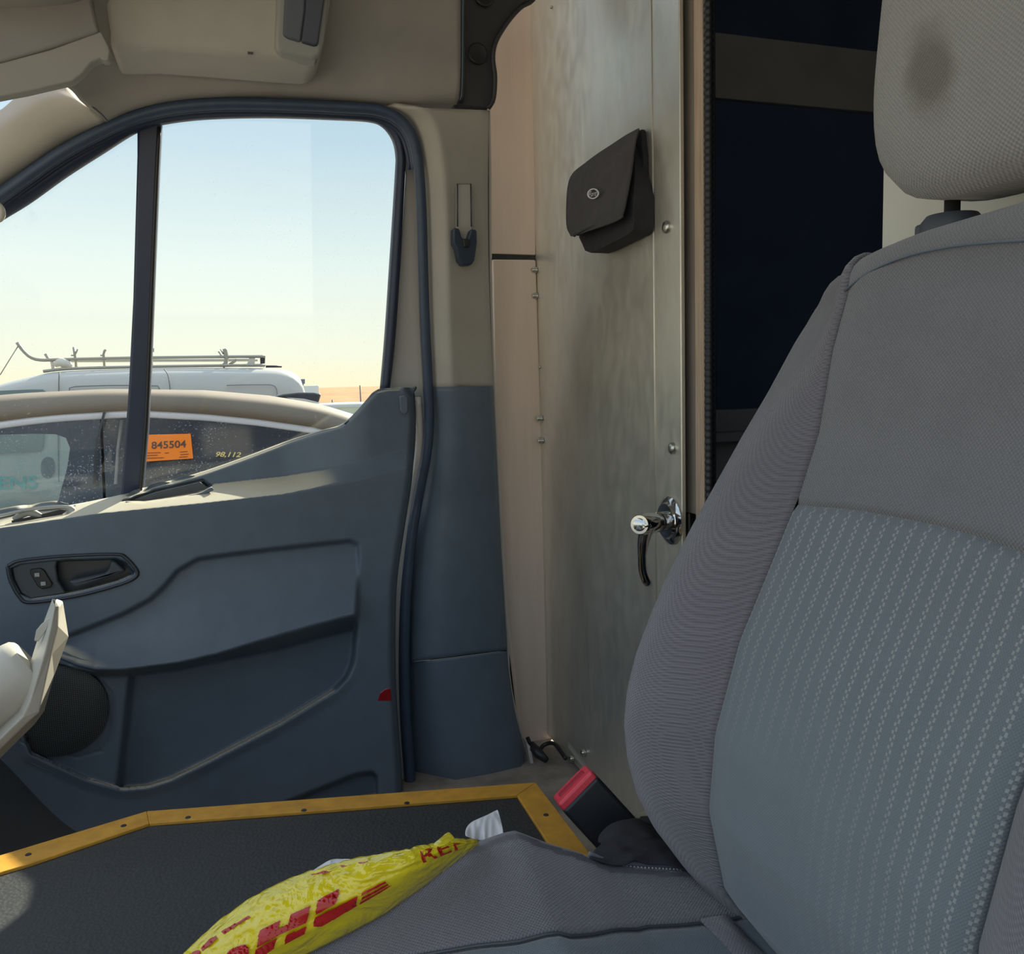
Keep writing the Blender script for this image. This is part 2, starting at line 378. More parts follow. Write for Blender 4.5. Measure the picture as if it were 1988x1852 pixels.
# floor, dash wall, roof: the shell that keeps the cab dark inside
fl = box('floor', (.28, .83, FLOOR_Z - .02), (.68, 1.55, .04), FLOORM); fl['kind'] = 'structure'
fw2 = box('floor_footwell', (-.60, .83, .53), (1.10, 1.55, .04), mat('footwell_carpet', (.006, .006, .008), .95, spec=.1)); fw2['kind'] = 'structure'
rf = box('ceiling', (-.02, .72, 2.46), (1.36, 1.56, .03), HEAD); rf['kind'] = 'structure'
fw = box('wall_front', (-1.13, .8, .98), (.04, 1.6, .62), SLATE2); fw['kind'] = 'structure'
# driver's side wall behind the seat, beside the open driver's door
dw = box('wall_left', (.44, -.07, 1.55), (.30, .03, 1.75), BEIGE); dw['kind'] = 'structure'

# windscreen header and dashboard in front of the seats
hd_ = prism('trim_header', [Vector((-.70, -.05, 2.45)), Vector((-.66, -.05, 2.10)), Vector((-.62, -.05, 2.06)), Vector((-.59, -.05, 2.10)), Vector((-.62, -.05, 2.45))], (0, 1.45, 0), HEAD); hd_['kind'] = 'structure'
dsh = thing('dashboard', 'slate grey dashboard across the front of the cab', 'dashboard')
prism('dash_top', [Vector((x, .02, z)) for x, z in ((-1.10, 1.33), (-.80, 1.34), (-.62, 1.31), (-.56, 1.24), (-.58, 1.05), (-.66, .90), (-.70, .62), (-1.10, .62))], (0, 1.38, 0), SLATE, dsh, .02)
prism('glove_box_lid', [Vector((-.560, .95, 1.20)), Vector((-.560, 1.34, 1.20)), Vector((-.578, 1.34, 1.02)), Vector((-.578, .95, 1.02))], (.012, 0, 0), SLATE2, dsh, .005)

# --- wall_right: cream side panels between the door pillar and the partition
pix_up = [(900, -420), (1040, -420), (1040, 495), (950, 492), (940, 200)]
pix_lo = [(956, 503), (1041, 504), (1072, 1452), (1015, 1452), (985, 1200), (960, 800)]
wr = thing('wall_right', 'cream painted side panels between the door pillar and the metal partition', 'wall panel', kind='structure')
panel('upper_panel', pix_up, PEACH, wr, Y=WALL_Y, depth=.02, bev=.002)
panel('lower_panel', pix_lo, PEACH, wr, Y=WALL_Y - .004, depth=.02, bev=.004)
panel('joint_strip', [(940, 488), (1041, 492), (1041, 505), (940, 502)], BLACK, wr, Y=WALL_Y + .003, depth=.02, bev=0)
panel('backing', [(860, -600), (1060, -600), (1085, 1600), (830, 1600)], BLACK, wr, Y=WALL_Y + .03, depth=.02, bev=0)

# --- metal partition door leaf
def BX(y, z, x=BULK_X): return Vector((x, y, z))
pd = thing('door_2', 'galvanised steel partition door panel with a chrome lever handle', 'door', kind='structure')
YE = P(1321, 500, X=BULK_X - .004).y      # near edge of the leaf
YS = P(1277, 500, X=BULK_X).y      # fold line
zt, zb = 2.44, .79
prism('panel', [BX(YS, zb), BX(WALL_Y + .01, zb), BX(WALL_Y + .01, zt), BX(YS, zt)], (.012, 0, 0), GALV, pd)
prism('edge_flange', [BX(YE, zb, BULK_X - .004), BX(YS + .002, zb, BULK_X - .004), BX(YS + .002, zt, BULK_X - .004), BX(YE, zt, BULK_X - .004)], (.007, 0, 0), GALV, pd, bev=.002)
tube('fold_bead', [BX(YS + .012, zb + .01, BULK_X), BX(YS + .012, zt - .01, BULK_X)], .0018, GALV, pd, 8)
def bolt(name, c, ax, r_=.007, h=.006, par=None, mt=ZINC):
    return lathe(name, c, ax, [(r_, 0), (r_, h * .5), (r_ * .8, h * .85), (r_ * .3, h), (0, h)], mt, par, 14)
for px, py in ((1296, 441), (1307, 870)):
    q = P(px, py, X=BULK_X - .004); bolt('rivet', q, (-1, 0, 0), .0085, .006, pd)
for px, py in ((1040, 525), (1041, 575), (1050, 812), (1052, 855), (1047, 713)):
    q = P(px, py, X=BULK_X - .001); bolt('corner_bolt', q + Vector((0, -.006, 0)), (-1, 0, 0), .006 if py != 713 else .003, .012 if py != 713 else .004, pd)
    if py != 713: bolt('corner_bolt', q + Vector((-.005, -.002, 0)), (0, -1, 0), .004, .01, pd)
for px, py in ((1112, 1473), (1135, 1461)):
    bolt('base_bolt', P(px, py, X=BULK_X - .001), (-1, 0, 0), .007, .008, pd)
bolt('rivet', P(1071, 14, X=BULK_X - .001), (-1, 0, 0), .003, .003, pd)

# lever handle with rosette
hc = P(1303, 1010, X=BULK_X - .004)
hd = thing('x', None, None); hd.name = 'lever_handle'; hd.parent = pd; hd['label'] = 'chrome lever handle with a round rosette'
lathe('rosette', hc, (-1, 0, 0), [(.034, 0), (.034, .003), (.030, .006), (.026, .007), (.024, .010), (.0, .010)], CHROME, hd, 40)
kn = P(1246, 1018, X=BULK_X - .085)
ax = (kn - hc); L_ = ax.length; ax.normalize()
lathe('spindle_sleeve', hc + ax * .006, ax, [(.0135, 0), (.0135, L_ * .45), (.0125, L_ * .46), (.0125, L_ * .62), (.0145, L_ * .64), (.0145, L_ * .95), (.012, L_ * 1.02), (.0, L_ * 1.02)], CHROME, hd, 32)
lathe('lock_cylinder', kn, ax, [(.0085, .004), (.0085, .009), (.006, .010), (0, .010)], CHROME, hd, 24)
lev_pix = [(1262, 1012), (1255, 1030), (1249, 1055), (1247, 1085), (1249, 1110), (1255, 1127), (1262, 1135)]
lp = [P(a, b, X=BULK_X - .078 + .02 * (i / 6) ** 2) for i, (a, b) in enumerate(lev_pix)]
lp = [Vector(q) for q in cr_spline([tuple(q) for q in lp], 26)]
tube('lever', lp, [.0125 - .0062 * min(1, i / 14) for i in range(25)] + [.004], CHROME, hd, 16, .72, (0, 1, 0))

# --- doorway jamb, ply edge, pile seal
jb = thing('trim_1', 'grey brown doorway jamb with plywood edge and black seal', 'door jamb', kind='structure')
def col_box(name, y0, y1, x0, x1, mt, z0=.70, z1=2.44, bev=.002): return box(name, ((x0 + x1) / 2, (y0 + y1) / 2, (z0 + z1) / 2), (x1 - x0, abs(y1 - y0), z1 - z0), mt, jb, bev)
JX = BULK_X + .012
jy = lambda px, x=JX: P(px, 500, X=x).y
y1_, y2_, y3_, y4_ = jy(1312), jy(1350), jy(1371), jy(1386)
col_box('jamb_post', y2_, y1_ + .03, JX, JX + .007, JAMB, 1.325)
col_box('jamb_post', y2_, y1_ + .03, JX, JX + .007, JAMB, .79, 1.255)
box('latch_recess', (JX + .018, (y1_ + y2_) / 2, 1.29), (.02, .05, .075), BLACK, jb, .002)
lathe('latch_bolt', (JX + .01, y2_ + .018, 1.28), (1, 0, 0), [(.006, 0), (.007, .006), (.004, .02)], ZINC, jb, 16)
box('latch_plate', (JX + .012, y2_ + .034, 1.29), (.012, .006, .066), ZINC, jb, .001)
col_box('plywood_edge', y3_, y2_ - .0005, JX - .002, JX + .006, WOOD)
col_box('plywood_edge', y3_ + .0006, y3_ + .0056, JX - .0045, JX + .004, WOOD)
col_box('seal_carrier', y4_ + .004, y3_ - .0005, JX - .002, JX + .006, BLACK)
sp_pts = [(JX - .002, (y3_ + y4_) / 2 - .001, .80 + k * .0022) for k in range(745)]
tube('pile_seal', sp_pts, [.0055 + (.0009 if k % 4 < 2 else 0) for k in range(745)], BLACK, jb, 8)

# --- wall_rear: white driver's-side partition
w2 = thing('wall_rear', 'white driver side partition behind the seat', 'wall', kind='structure')
box('panel', (BULK_X + .015, .30, 1.57), (.02, .728, 1.74), WHITE, w2, .002)
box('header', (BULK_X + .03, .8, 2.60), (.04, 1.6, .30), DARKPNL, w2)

# --- cargo bay seen through the doorway
cg = thing('wall_cargo', 'dim cargo bay with a dark navy side panel and grey rails', 'wall', kind='structure')
CY1 = 1.55
def cbox(name, x0, x1, y0, y1, z0, z1, mt, bev=0): return box(name, ((x0 + x1) / 2, (y0 + y1) / 2, (z0 + z1) / 2), (x1 - x0, y1 - y0, z1 - z0), mt, cg, bev)
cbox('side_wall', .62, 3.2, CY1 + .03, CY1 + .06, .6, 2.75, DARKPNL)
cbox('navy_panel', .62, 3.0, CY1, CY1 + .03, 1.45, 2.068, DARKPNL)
cbox('grey_band', .62, 3.0, CY1 - .012, CY1 + .03, 2.068, 2.192, CARGO, .002)
cbox('lower_panel', .62, 3.0, CY1 - .012, CY1 + .03, 1.10, 1.45, CARGO, .004)
cbox('ledge_rail', .62, 3.0, CY1 - .05, CY1 - .012, 1.385, 1.405, CARGO, .003)
cbox('roof_rail', .62, 3.0, CY1 - .30, CY1 - .285, 2.44, 2.455, CARGO, .002)
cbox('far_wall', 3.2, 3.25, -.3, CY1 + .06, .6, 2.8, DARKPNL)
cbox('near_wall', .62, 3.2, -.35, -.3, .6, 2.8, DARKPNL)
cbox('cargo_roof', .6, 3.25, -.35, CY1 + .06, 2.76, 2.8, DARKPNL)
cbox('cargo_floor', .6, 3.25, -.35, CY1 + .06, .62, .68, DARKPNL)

# ================================================================== PASSENGER DOOR
door = thing('door_1', 'slate grey passenger door with a raked two-pane window', 'door', kind='structure')
topc = cr_spline([(-320, 1070), (-120, 1030), (0, 1002), (60, 992), (120, 983), (180, 972), (235, 960), (300, 943), (400, 913), (480, 885), (560, 855), (620, 836), (662, 824), (690, 800), (712, 775), (726, 760), (745, 754), (795, 752)], 300)
rigc = cr_spline([(795, 752), (804, 760), (807, 790), (807, 830), (800, 930), (785, 1030), (772, 1120), (768, 1200), (768, 1300), (773, 1400), (780, 1500), (784, 1610)], 260)
botc = cr_spline([(-320, 1220), (-120, 1375), (0, 1474), (150, 1617), (320, 1660), (550, 1650), (784, 1610)], 300)
lefc = cr_spline([(-320, 1070), (-320, 1145), (-320, 1220)], 260)
NI, NJ = 300, 260
s_ = np.linspace(0, 1, NI)[:, None, None]; t_ = np.linspace(0, 1, NJ)[None, :, None]
Tc, Bc, Lc, Rc = topc[:, None, :], botc[:, None, :], lefc[None, :, :], rigc[None, :, :]
pix = (1 - t_) * Tc + t_ * Bc + (1 - s_) * Lc + s_ * Rc - ((1 - s_) * (1 - t_) * Tc[0:1] + s_ * (1 - t_) * Tc[-1:] + (1 - s_) * t_ * Bc[0:1] + s_ * t_ * Bc[-1:])
PX, PY = pix[..., 0], pix[..., 1]
belt = lambda x: np.interp(x, topc[:, 0], topc[:, 1])
crease = lambda x: np.interp(x, [-320, -120, 0, 180, 400, 550, 700, 810], [1092, 1052, 1024, 997, 975, 958, 930, 900])
H = np.zeros(PX.shape)
d_c = crease(PX) - PY; gap = np.maximum(crease(PX) - belt(PX), 12)
fade = 1 - sstep(540, 720, PX)
H -= .078 * np.clip((d_c + 2) / 36, 0, 1) * (.22 + .78 * fade)
H -= .020 * np.clip(d_c / gap, 0, 1) ** 1.5 * fade
dtop = sdline(PX, PY, topc[::6])
H -= .012 * (1 - sstep(0, 9, dtop))
drig = sdline(PX, PY, rigc[::6]); H -= .022 * (1 - sstep(0, 13, drig))
H += .010 * sstep(60, 0, np.abs(d_c + 30)) * 0
A = [(100, 1250), (130, 1236), (190, 1212), (240, 1192), (290, 1165), (318, 1140), (345, 1108), (385, 1085), (450, 1076), (560, 1063), (680, 1050), (695, 1058), (697, 1080), (693, 1200), (685, 1285), (672, 1315), (650, 1338), (545, 1402), (400, 1478), (330, 1512), (285, 1526), (235, 1530), (170, 1512), (60, 1462), (20, 1350)]
dA = sdf(PX, PY, A)
inA = sstep(5, -5, dA)
H -= .016 * inA
arx = [60, 100, 150, 185, 230, 270, 350, 420, 500, 560, 620, 700]
ary = [1262, 1272, 1294, 1303, 1303, 1300, 1290, 1274, 1248, 1230, 1213, 1192]
AR = np.interp(PX, arx, ary)
ctop = np.interp(PX, [100, 130, 190, 290, 318, 345, 385, 450, 560, 690], [1250, 1236, 1212, 1165, 1140, 1108, 1085, 1076, 1063, 1050])
tt = np.clip((PY - ctop) / np.maximum(AR - ctop, 10), 0, 1)
below = sstep(-6, 12 + 18 * sstep(380, 560, PX), PY - AR)
H += inA * (.052 * tt ** 1.6) * (1 - below)
px_wall = np.interp(PY, [1290, 1530], [258, 232])
deep = sstep(-9, 9, PX - px_wall)
H -= inA * below * (.004 + .042 * deep)
H += inA * below * .035 * sstep(1380, 1540, PY) * deep * 0
# raised lower lip beside the pocket
H += .012 * sstep(26, 0, np.abs(dA)) * (dA > 0) * sstep(1280, 1360, PY) * .5
Sq = [(40, 1290), (150, 1300), (196, 1322), (216, 1345), (218, 1370), (206, 1440), (195, 1458), (150, 1470), (100, 1462), (40, 1440)]
dS = np.abs(sdf(PX, PY, Sq)); H -= .003 * sstep(3.2, 0, dS)
Rr = [(520, 1600), (560, 1556), (640, 1524), (690, 1504), (722, 1499), (732, 1508), (736, 1600)]
H -= .035 * sstep(4, -4, sdf(PX, PY, Rr))
Bz = [(15, 1100), (40, 1090), (130, 1081), (225, 1078), (245, 1085), (265, 1108), (262, 1120), (230, 1134), (150, 1155), (60, 1168), (38, 1158), (20, 1125)]
H -= .05 * sstep(-4, -12, sdf(PX, PY, Bz))
Tz = [(238, 973), (300, 952), (392, 931), (411, 944), (385, 957), (330, 967), (280, 975)]
H -= .045 * sstep(2, -5, sdf(PX, PY, Tz))
Wz = [(-60, 1016), (8, 1001), (60, 990), (120, 985), (143, 989), (132, 999), (70, 1010), (0, 1022), (-60, 1032)]
H -= .030 * sstep(2, -4, sdf(PX, PY, Wz))
YD = 1.455
dirs = cf[None, None] + cr[None, None] * ((PX - CXP) / FPX)[..., None] - cu[None, None] * ((PY - CYP) / FPX)[..., None]
yy = YD - H
pts = EYE + dirs * (yy / dirs[..., 1])[..., None]
rows = [[tuple(pts[i, j]) for i in range(NI)] for j in range(NJ)]
v, f = grid_mesh(rows)
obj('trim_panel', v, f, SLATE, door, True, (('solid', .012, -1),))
# dark lining at the foot of the panel, hidden steel behind
box('door_shell', (-.22, 1.585, .93), (1.05, .03, .72), SLATE2, door, .01)

def DY(px, py, h=0.0): return P(px, py, Y=YD - h)
# speaker grille
def grille_mat():
    m = mat('speaker_mesh', (.012, .012, .014), .5); n, l, b = nodes(m)
    t = n.new('ShaderNodeTexCoord'); s = n.new('ShaderNodeSeparateXYZ'); l.new(t.outputs['Object'], s.inputs[0])
    k = 2 * math.pi / .0062
    a = M2(n, l, 'MULTIPLY', M2(n, l, 'SINE', M2(n, l, 'MULTIPLY', M2(n, l, 'ADD', s.outputs[0], s.outputs[2]), k)), M2(n, l, 'SINE', M2(n, l, 'MULTIPLY', M2(n, l, 'SUBTRACT', s.outputs[0], s.outputs[2]), k)))
    r_ = n.new('ShaderNodeValToRGB'); r_.color_ramp.elements[0].position = 0; r_.color_ramp.elements[0].color = (.06, .068, .075, 1)
    r_.color_ramp.elements[1].position = .25; r_.color_ramp.elements[1].color = (.006, .006, .008, 1); l.new(a, r_.inputs[0]); l.new(r_.outputs[0], b.inputs['Base Color'])
    return m
gc = DY(112, 1380, -.012)
lathe('speaker_grille', gc, (0, -1, 0), [(.074, -.006), (.074, .002), (.070, .004), (.045, .0065), (0, .008)], grille_mat(), door, 48)
# inner door handle set
hs = bpy.data.objects.new('handle_recess', None); COL.objects.link(hs); hs.parent = door; hs['label'] = 'black inner door handle bezel with lock switch'
def ringp(poly, k):
    c = np.mean(np.array(poly), 0); return [tuple(c + (np.array(q) - c) * k) for q in poly]
def band(name, outer, inner, mt, par, fo, fi, n=160, thick=.004, closed=True):
    a = cr_spline(list(outer) + ([outer[0]] if closed else []), n); b = cr_spline(list(inner) + ([inner[0]] if closed else []), n)
    v, f = grid_mesh([[fo(*q) for q in a], [fi(*q) for q in b]])
    return obj(name, v, f, mt, par, True, (('solid', thick, -1),))
inz = ringp(Bz, .93)
band('bezel_ring', Bz, inz, BEZEL, hs, lambda a, b: DY(a, b, .004), lambda a, b: DY(a, b, -.004))
panel('bezel_plate', [(22, 1103), (42, 1094), (112, 1086), (108, 1100), (112, 1128), (128, 1152), (60, 1163), (40, 1152), (26, 1125)], SLATE2, hs, Y=YD + .006, depth=.01, bev=.003)
panel('bezel_plate', [(108, 1086), (222, 1083), (243, 1090), (258, 1108), (256, 1117), (228, 1130), (150, 1151), (118, 1156), (112, 1128)], BEZEL, hs, Y=YD + .034, depth=.01, bev=.002)
sw = panel('lock_switch', [(57, 1106), (78, 1103), (86, 1108), (102, 1134), (98, 1141), (80, 1144), (72, 1138), (58, 1114)], BLACK, hs, Y=YD + .001, depth=.012, bev=.002)
for a, b in ((72, 1116), (84, 1133)):
    box('switch_mark', DY(a, b, .0005), (.007, .002, .006), mat('switch_mark_grey', (.35, .36, .36), .5), sw, .0006)
panel('pull_lever', [(132, 1127), (150, 1124), (206, 1112), (212, 1101), (214, 1088), (224, 1090), (245, 1110), (206, 1124), (150, 1142), (138, 1140)], SLATE2, hs, Y=YD + .004, depth=.016, bev=.005)
# belt-line storage slot and window switch pod
bs = thing('x', None, None); bs.name = 'belt_recess'; bs.parent = door
panel('recess_lining', [(250, 973), (302, 956), (388, 936), (402, 945), (380, 955), (330, 964), (282, 972)], SLATE2, bs, Y=YD + .075, depth=.004, bev=0)
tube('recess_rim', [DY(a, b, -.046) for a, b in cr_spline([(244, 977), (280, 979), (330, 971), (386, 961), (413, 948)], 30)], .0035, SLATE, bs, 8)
wp = thing('x', None, None); wp.name = 'switch_pod'; wp.parent = door
WzI = ringp(Wz, .86)
band('pod_rim', Wz, WzI, mat('satin_grey_rim', (.42, .43, .43), .35), wp, lambda a, b: DY(a, b, -.036), lambda a, b: DY(a, b, -.044))
panel('pod_recess', [(22, 1011), (70, 1001), (118, 989), (130, 991), (120, 999), (64, 1010), (24, 1017)], BLACK, wp, Y=YD + .047, depth=.004, bev=0)
tube('rocker_switch', [DY(a, b, -.05) for a, b in cr_spline([(26, 1008), (45, 997), (58, 994), (82, 1002)], 16)], [.003 + .004 * math.sin(math.pi * k / 15) for k in range(16)], mat('switch_grey', (.3, .31, .31), .4), wp, 10)
# reflector at the door's rear edge
panel('reflector', [(732, 1362), (737, 1345), (747, 1337), (759, 1335), (761, 1362)], DKRED, door, Y=YD - .001, depth=.02, bev=.003)
panel('trim_plug', [(776, 770), (786, 768), (792, 772), (792, 800), (786, 806), (778, 800)], SLATE, door, Y=YD + .001 - .002, depth=.01, bev=.002)
panel('lock_knob', [(668, 822), (678, 815), (681, 818), (674, 828)], BLACK, door, Y=YD + .035, depth=.02, bev=.002)

# window frame, divider, glass
Fo = [(-420, 722), (-160, 520), (-60, 436), (0, 392), (60, 352), (130, 305), (200, 265), (260, 238), (310, 225), (400, 214), (520, 212), (650, 216), (720, 221), (752, 232), (777, 258), (787, 300), (786, 345), (778, 500), (768, 650), (757, 756)]
Fi = [(-420, 765), (-160, 562), (-60, 474), (0, 432), (60, 395), (130, 345), (200, 300), (268, 258), (318, 243), (400, 233), (520, 230), (650, 234), (716, 238), (742, 248), (760, 272), (767, 302), (766, 342), (756, 500), (746, 650), (737, 756)]
wf = thing('x', None, None); wf.name = 'window_frame'; wf.parent = door
n_ = 200
def param(pts, n):  # by control index so that both curves pair up
    p = [np.array(q, float) for q in pts]; p = [2 * p[0] - p[1]] + p + [2 * p[-1] - p[-2]]; out = []
    m_ = len(pts) - 1
    for k in range(n):
        s = k / (n - 1) * m_; i = min(int(s), m_ - 1); t = s - i; a, b, c, d = p[i], p[i + 1], p[i + 2], p[i + 3]
        out.append(0.5 * ((2 * b) + (-a + c) * t + (2 * a - 5 * b + 4 * c - d) * t * t + (-a + 3 * b - 3 * c + d) * t ** 3))
    return out
ao, ai = param(Fo, n_), param(Fi, n_)
v, f = grid_mesh([[T(*q, .045) for q in ao], [T(*(q * .7 + w * .3), .052) for q, w in zip(ao, ai)], [T(*(q * .25 + w * .75), .045) for q, w in zip(ao, ai)], [T(*w, .02) for w in ai], [T(*w, .0) for w in ai]])
obj('frame_channel', v, f, FRAME, wf, True, (('solid', .004, -1),))
panel('divider_bar', [(266, 250), (314, 232), (309, 330), (302, 500), (295, 680), (288, 830), (275, 985), (232, 985), (240, 880), (250, 740), (258, 580), (262, 440), (266, 300)], FRAME, wf, off=.03, depth=.025, bev=.005)
tube('glass_run', [T(*q, .035) for q in cr_spline([(309, 246), (304, 340), (297, 500), (290, 680), (283, 830), (271, 970)], 30)], .003, BLACK, wf, 8)
panel('door_glass', [(285, 225), (500, 220), (720, 228), (752, 245), (775, 300), (765, 500), (750, 770), (640, 880), (480, 940), (262, 1010), (280, 700), (290, 500)], PANE, door, off=.012, depth=.004, bev=0)
panel('quarter_glass', [(-430, 765), (-60, 460), (60, 380), (200, 286), (290, 240), (280, 500), (272, 700), (255, 1010), (-430, 1150)], PANE, door, off=.012, depth=.004, bev=0)
# painted frame face between door frame and aperture seal
panel('painted_frame', [(780, 262), (806, 272), (820, 330), (826, 420), (830, 560), (836, 700), (840, 780), (838, 860), (800, 1000), (775, 1000), (755, 780), (768, 640), (778, 500), (788, 340)], PAINT, door, off=.020, depth=.02, bev=.002)
de = cr_spline([(812, 770), (815, 840), (811, 900), (800, 960), (790, 1030), (779, 1120), (773, 1200), (771, 1300), (774, 1380), (779, 1460), (783, 1520), (785, 1560)], 60)
tube('painted_edge', [T(*q, .07) for q in de], [.006 + .004 * math.sin(math.pi * k / 59) for k in range(60)], PAINT, door, 8)

# ================================================================== SEALS AND PILLAR TRIMS
S = [(-420, 702), (-160, 500), (-60, 423), (0, 379), (50, 343), (110, 301), (170, 267), (230, 238), (290, 218), (350, 207), (440, 201), (560, 203), (680, 209), (735, 214), (775, 232), (800, 266), (812, 320), (818, 400), (821, 500), (825, 620), (831, 740), (833, 820), (828, 880), (815, 950), (801, 1030), (791, 1120), (786, 1200), (785, 1300), (788, 1400), (795, 1500), (797, 1545)]
seal = thing('door_seal', 'dark blue grey rubber seal running round the passenger door opening', 'door seal')
sc = cr_spline(S, 260)
wd = [.0085 + .002 * sstep(600, 1500, q[1]) for q in sc]
tube('outer_lip', [T(*q, .085) for q in sc], wd, RUBBER, seal, 12)
k1 = [i for i, q in enumerate(sc) if q[1] < 330 or q[0] < 400]
sub = sc[:max(k1) + 1]
def shift(curve, d):
    t = np.gradient(curve, axis=0); t /= np.linalg.norm(t, axis=1)[:, None]
    return curve + np.stack([-t[:, 1], t[:, 0]], 1) * d
tube('inner_lip', [T(*q, .072) for q in shift(sub, 9)], .0052, RUBBER, seal, 10)
tube('inner_lip', [T(*q, .060) for q in shift(sub, 17)], .004, FRAME, seal, 8)

# B pillar trims
bp_ = thing('door_pillar', 'door pillar clad in beige upper and slate grey lower trim', 'pillar trim')
def loft(name, cols, mt, par, n=60, thick=.006, smooth=True):
    """cols: list of (pixel curve, inset); one strip across the curves"""
    cs = [[T(*q, o) for q in cr_spline(c, n)] for c, o in cols]
    v, f = grid_mesh(cs); return obj(name, v, f, mt, par, smooth, (('solid', thick, -1),))
Lu = [(745, 206), (785, 228), (806, 262), (818, 320), (824, 400), (827, 500), (830, 620), (836, 752)]
Ru = [(948, 214), (948, 240), (947, 320), (947, 400), (948, 500), (951, 600), (954, 680), (957, 750)]
def mixc(a, b, k, d=0): return [(p[0] * (1 - k) + q[0] * k, p[1] * (1 - k) + q[1] * k) for p, q in zip(a, b)]
sh_l = lambda c, d: [(a + d, b) for a, b in c]
loft('upper_trim', [(sh_l(Lu, -16), .02), (Lu, .06), (mixc(Lu, Ru, .12), .095), (mixc(Lu, Ru, .30), .108), (mixc(Lu, Ru, .38), .112), (mixc(Lu, Ru, .44), .104), (mixc(Lu, Ru, .9), .096), (Ru, .080), (sh_l(Ru, 1), .02)], BEIGE, bp_)
Ll = [(836, 752), (842, 830), (835, 900), (821, 980), (808, 1060), (799, 1150), (794, 1250), (792, 1285)]
Rl = [(957, 750), (961, 830), (964, 900), (969, 1000), (973, 1080), (978, 1160), (982, 1230), (983, 1262)]
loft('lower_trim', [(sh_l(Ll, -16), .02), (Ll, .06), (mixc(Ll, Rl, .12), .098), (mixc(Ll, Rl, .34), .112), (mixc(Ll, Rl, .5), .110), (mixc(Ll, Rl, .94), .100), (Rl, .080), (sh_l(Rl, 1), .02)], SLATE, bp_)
Lf = [(792, 1286), (793, 1350), (797, 1420), (800, 1480), (808, 1510), (835, 1545)]
Rf = [(983, 1264), (990, 1320), (1000, 1385), (1012, 1440), (1020, 1480), (1030, 1525)]
Mf = [(842, 1282), (850, 1340), (862, 1400), (872, 1450), (880, 1490), (890, 1540)]
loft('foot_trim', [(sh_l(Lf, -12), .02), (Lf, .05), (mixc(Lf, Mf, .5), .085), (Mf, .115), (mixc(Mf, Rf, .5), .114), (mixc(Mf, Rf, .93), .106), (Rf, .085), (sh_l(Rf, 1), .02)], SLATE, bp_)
tube('edge_strip', [T(*q, .055) for q in cr_spline([(949, 214), (951, 320), (952, 500), (957, 700), (966, 900), (975, 1080), (985, 1240), (988, 1310), (1000, 1380), (1016, 1440), (1026, 1480), (1032, 1520)], 60)], .0028, PAINT, bp_, 8)
tube('edge_gap_shadow', [T(*q, .045) for q in cr_spline([(945, 214), (946, 320), (949, 500), (954, 700), (962, 900), (971, 1080), (982, 1240)], 60)], .0045, BLACK, bp_, 8)  # black strip standing in for the shadow between trim and side panel
panel('scuff_plate', [(785, 1500), (800, 1500), (830, 1520), (850, 1550), (785, 1560)], FLOORM, bp_, Y=1.53, depth=.02, bev=.001)
# belt height guide
bg_ = thing('belt_guide', 'dark seat belt height clip on a beige track of the door pillar', 'belt guide')
panel('guide_track', [(887, 357), (914, 357), (916, 440), (916, 513), (889, 513), (887, 440)], mat('track_beige', (.42, .40, .36), .5), bg_, off=.114, depth=.01, bev=.001)
tube('track_groove', [T(*q, .1155) for q in [(888, 440), (888, 357), (914, 357), (915, 440)]], .0012, SLATE2, bg_, 6)
panel('guide_clip', [(880, 442), (892, 443), (897, 462), (908, 464), (914, 444), (926, 446), (927, 470), (922, 505), (916, 514), (898, 515), (890, 505), (886, 482), (880, 472)], mat('navy_plastic', (.025, .04, .07), .4), bg_, off=.130, depth=.02, bev=.003)
panel('clip_button', [(899, 463), (913, 464), (911, 480), (901, 480)], BLACK, bg_, off=.134, depth=.01, bev=.002)

# --- headliner side, A pillar trim
hl = thing('ceiling_trim', 'warm grey fabric headliner side above the passenger door', 'headliner', kind='structure')
def rowsloft(name, rows, mt, par, n=90, thick=.006, sm=4):
    cs = [[T(*q, o) for q in cr_spline(c, n)] for c, o in rows]
    # smooth interpolation between the given rows
    arr = np.array([[tuple(q) for q in c] for c in cs]); out = []
    for j in range(n): out.append(cr_spline(arr[:, j], sm * len(rows)))
    out = np.array(out); rows2 = [[tuple(out[j, i]) for j in range(n)] for i in range(out.shape[1])]
    v, f = grid_mesh(rows2); return obj(name, v, f, mt, par, True, (('solid', thick, -1),))
r0_ = [(212, 246), (260, 224), (320, 208), (400, 198), (520, 194), (640, 199), (740, 206), (820, 209), (886, 206)]
r1_ = [(207, 238), (256, 214), (318, 197), (400, 187), (520, 183), (640, 188), (740, 196), (820, 200), (888, 197)]
r2_ = [(195, 226), (246, 196), (310, 176), (400, 166), (520, 162), (640, 168), (740, 175), (820, 180), (892, 176)]
r3_ = [(160, 200), (220, 160), (300, 130), (400, 122), (520, 120), (640, 122), (740, 125), (820, 125), (893, 120)]
r4_ = [(125, 165), (190, 110), (290, 60), (400, 50), (520, 50), (640, 50), (740, 50), (820, 50), (893, 50)]
r5_ = [(-60, 40), (160, 20), (280, -60), (400, -60), (520, -60), (640, -60), (740, -60), (820, -60), (893, -60)]
r6_ = [(-160, -80), (160, -120), (280, -200), (400, -200), (520, -200), (640, -200), (740, -200), (820, -200), (893, -200)]
rowsloft('headliner', [([(a - 0, b + 16) for a, b in r0_], .03), (r0_, .065), (r1_, .090), (r2_, .105), (r3_, .12), (r4_, .16), (r5_, .22), (r6_, .38)], HEAD, hl)
ap = thing('a_pillar', 'long beige trim of the sloping windscreen pillar', 'pillar trim')
ap.name = 'windscreen_pillar'
q0 = [(-420, 688), (-160, 486), (-60, 408), (0, 366), (60, 327), (120, 287), (170, 262), (211, 246)]
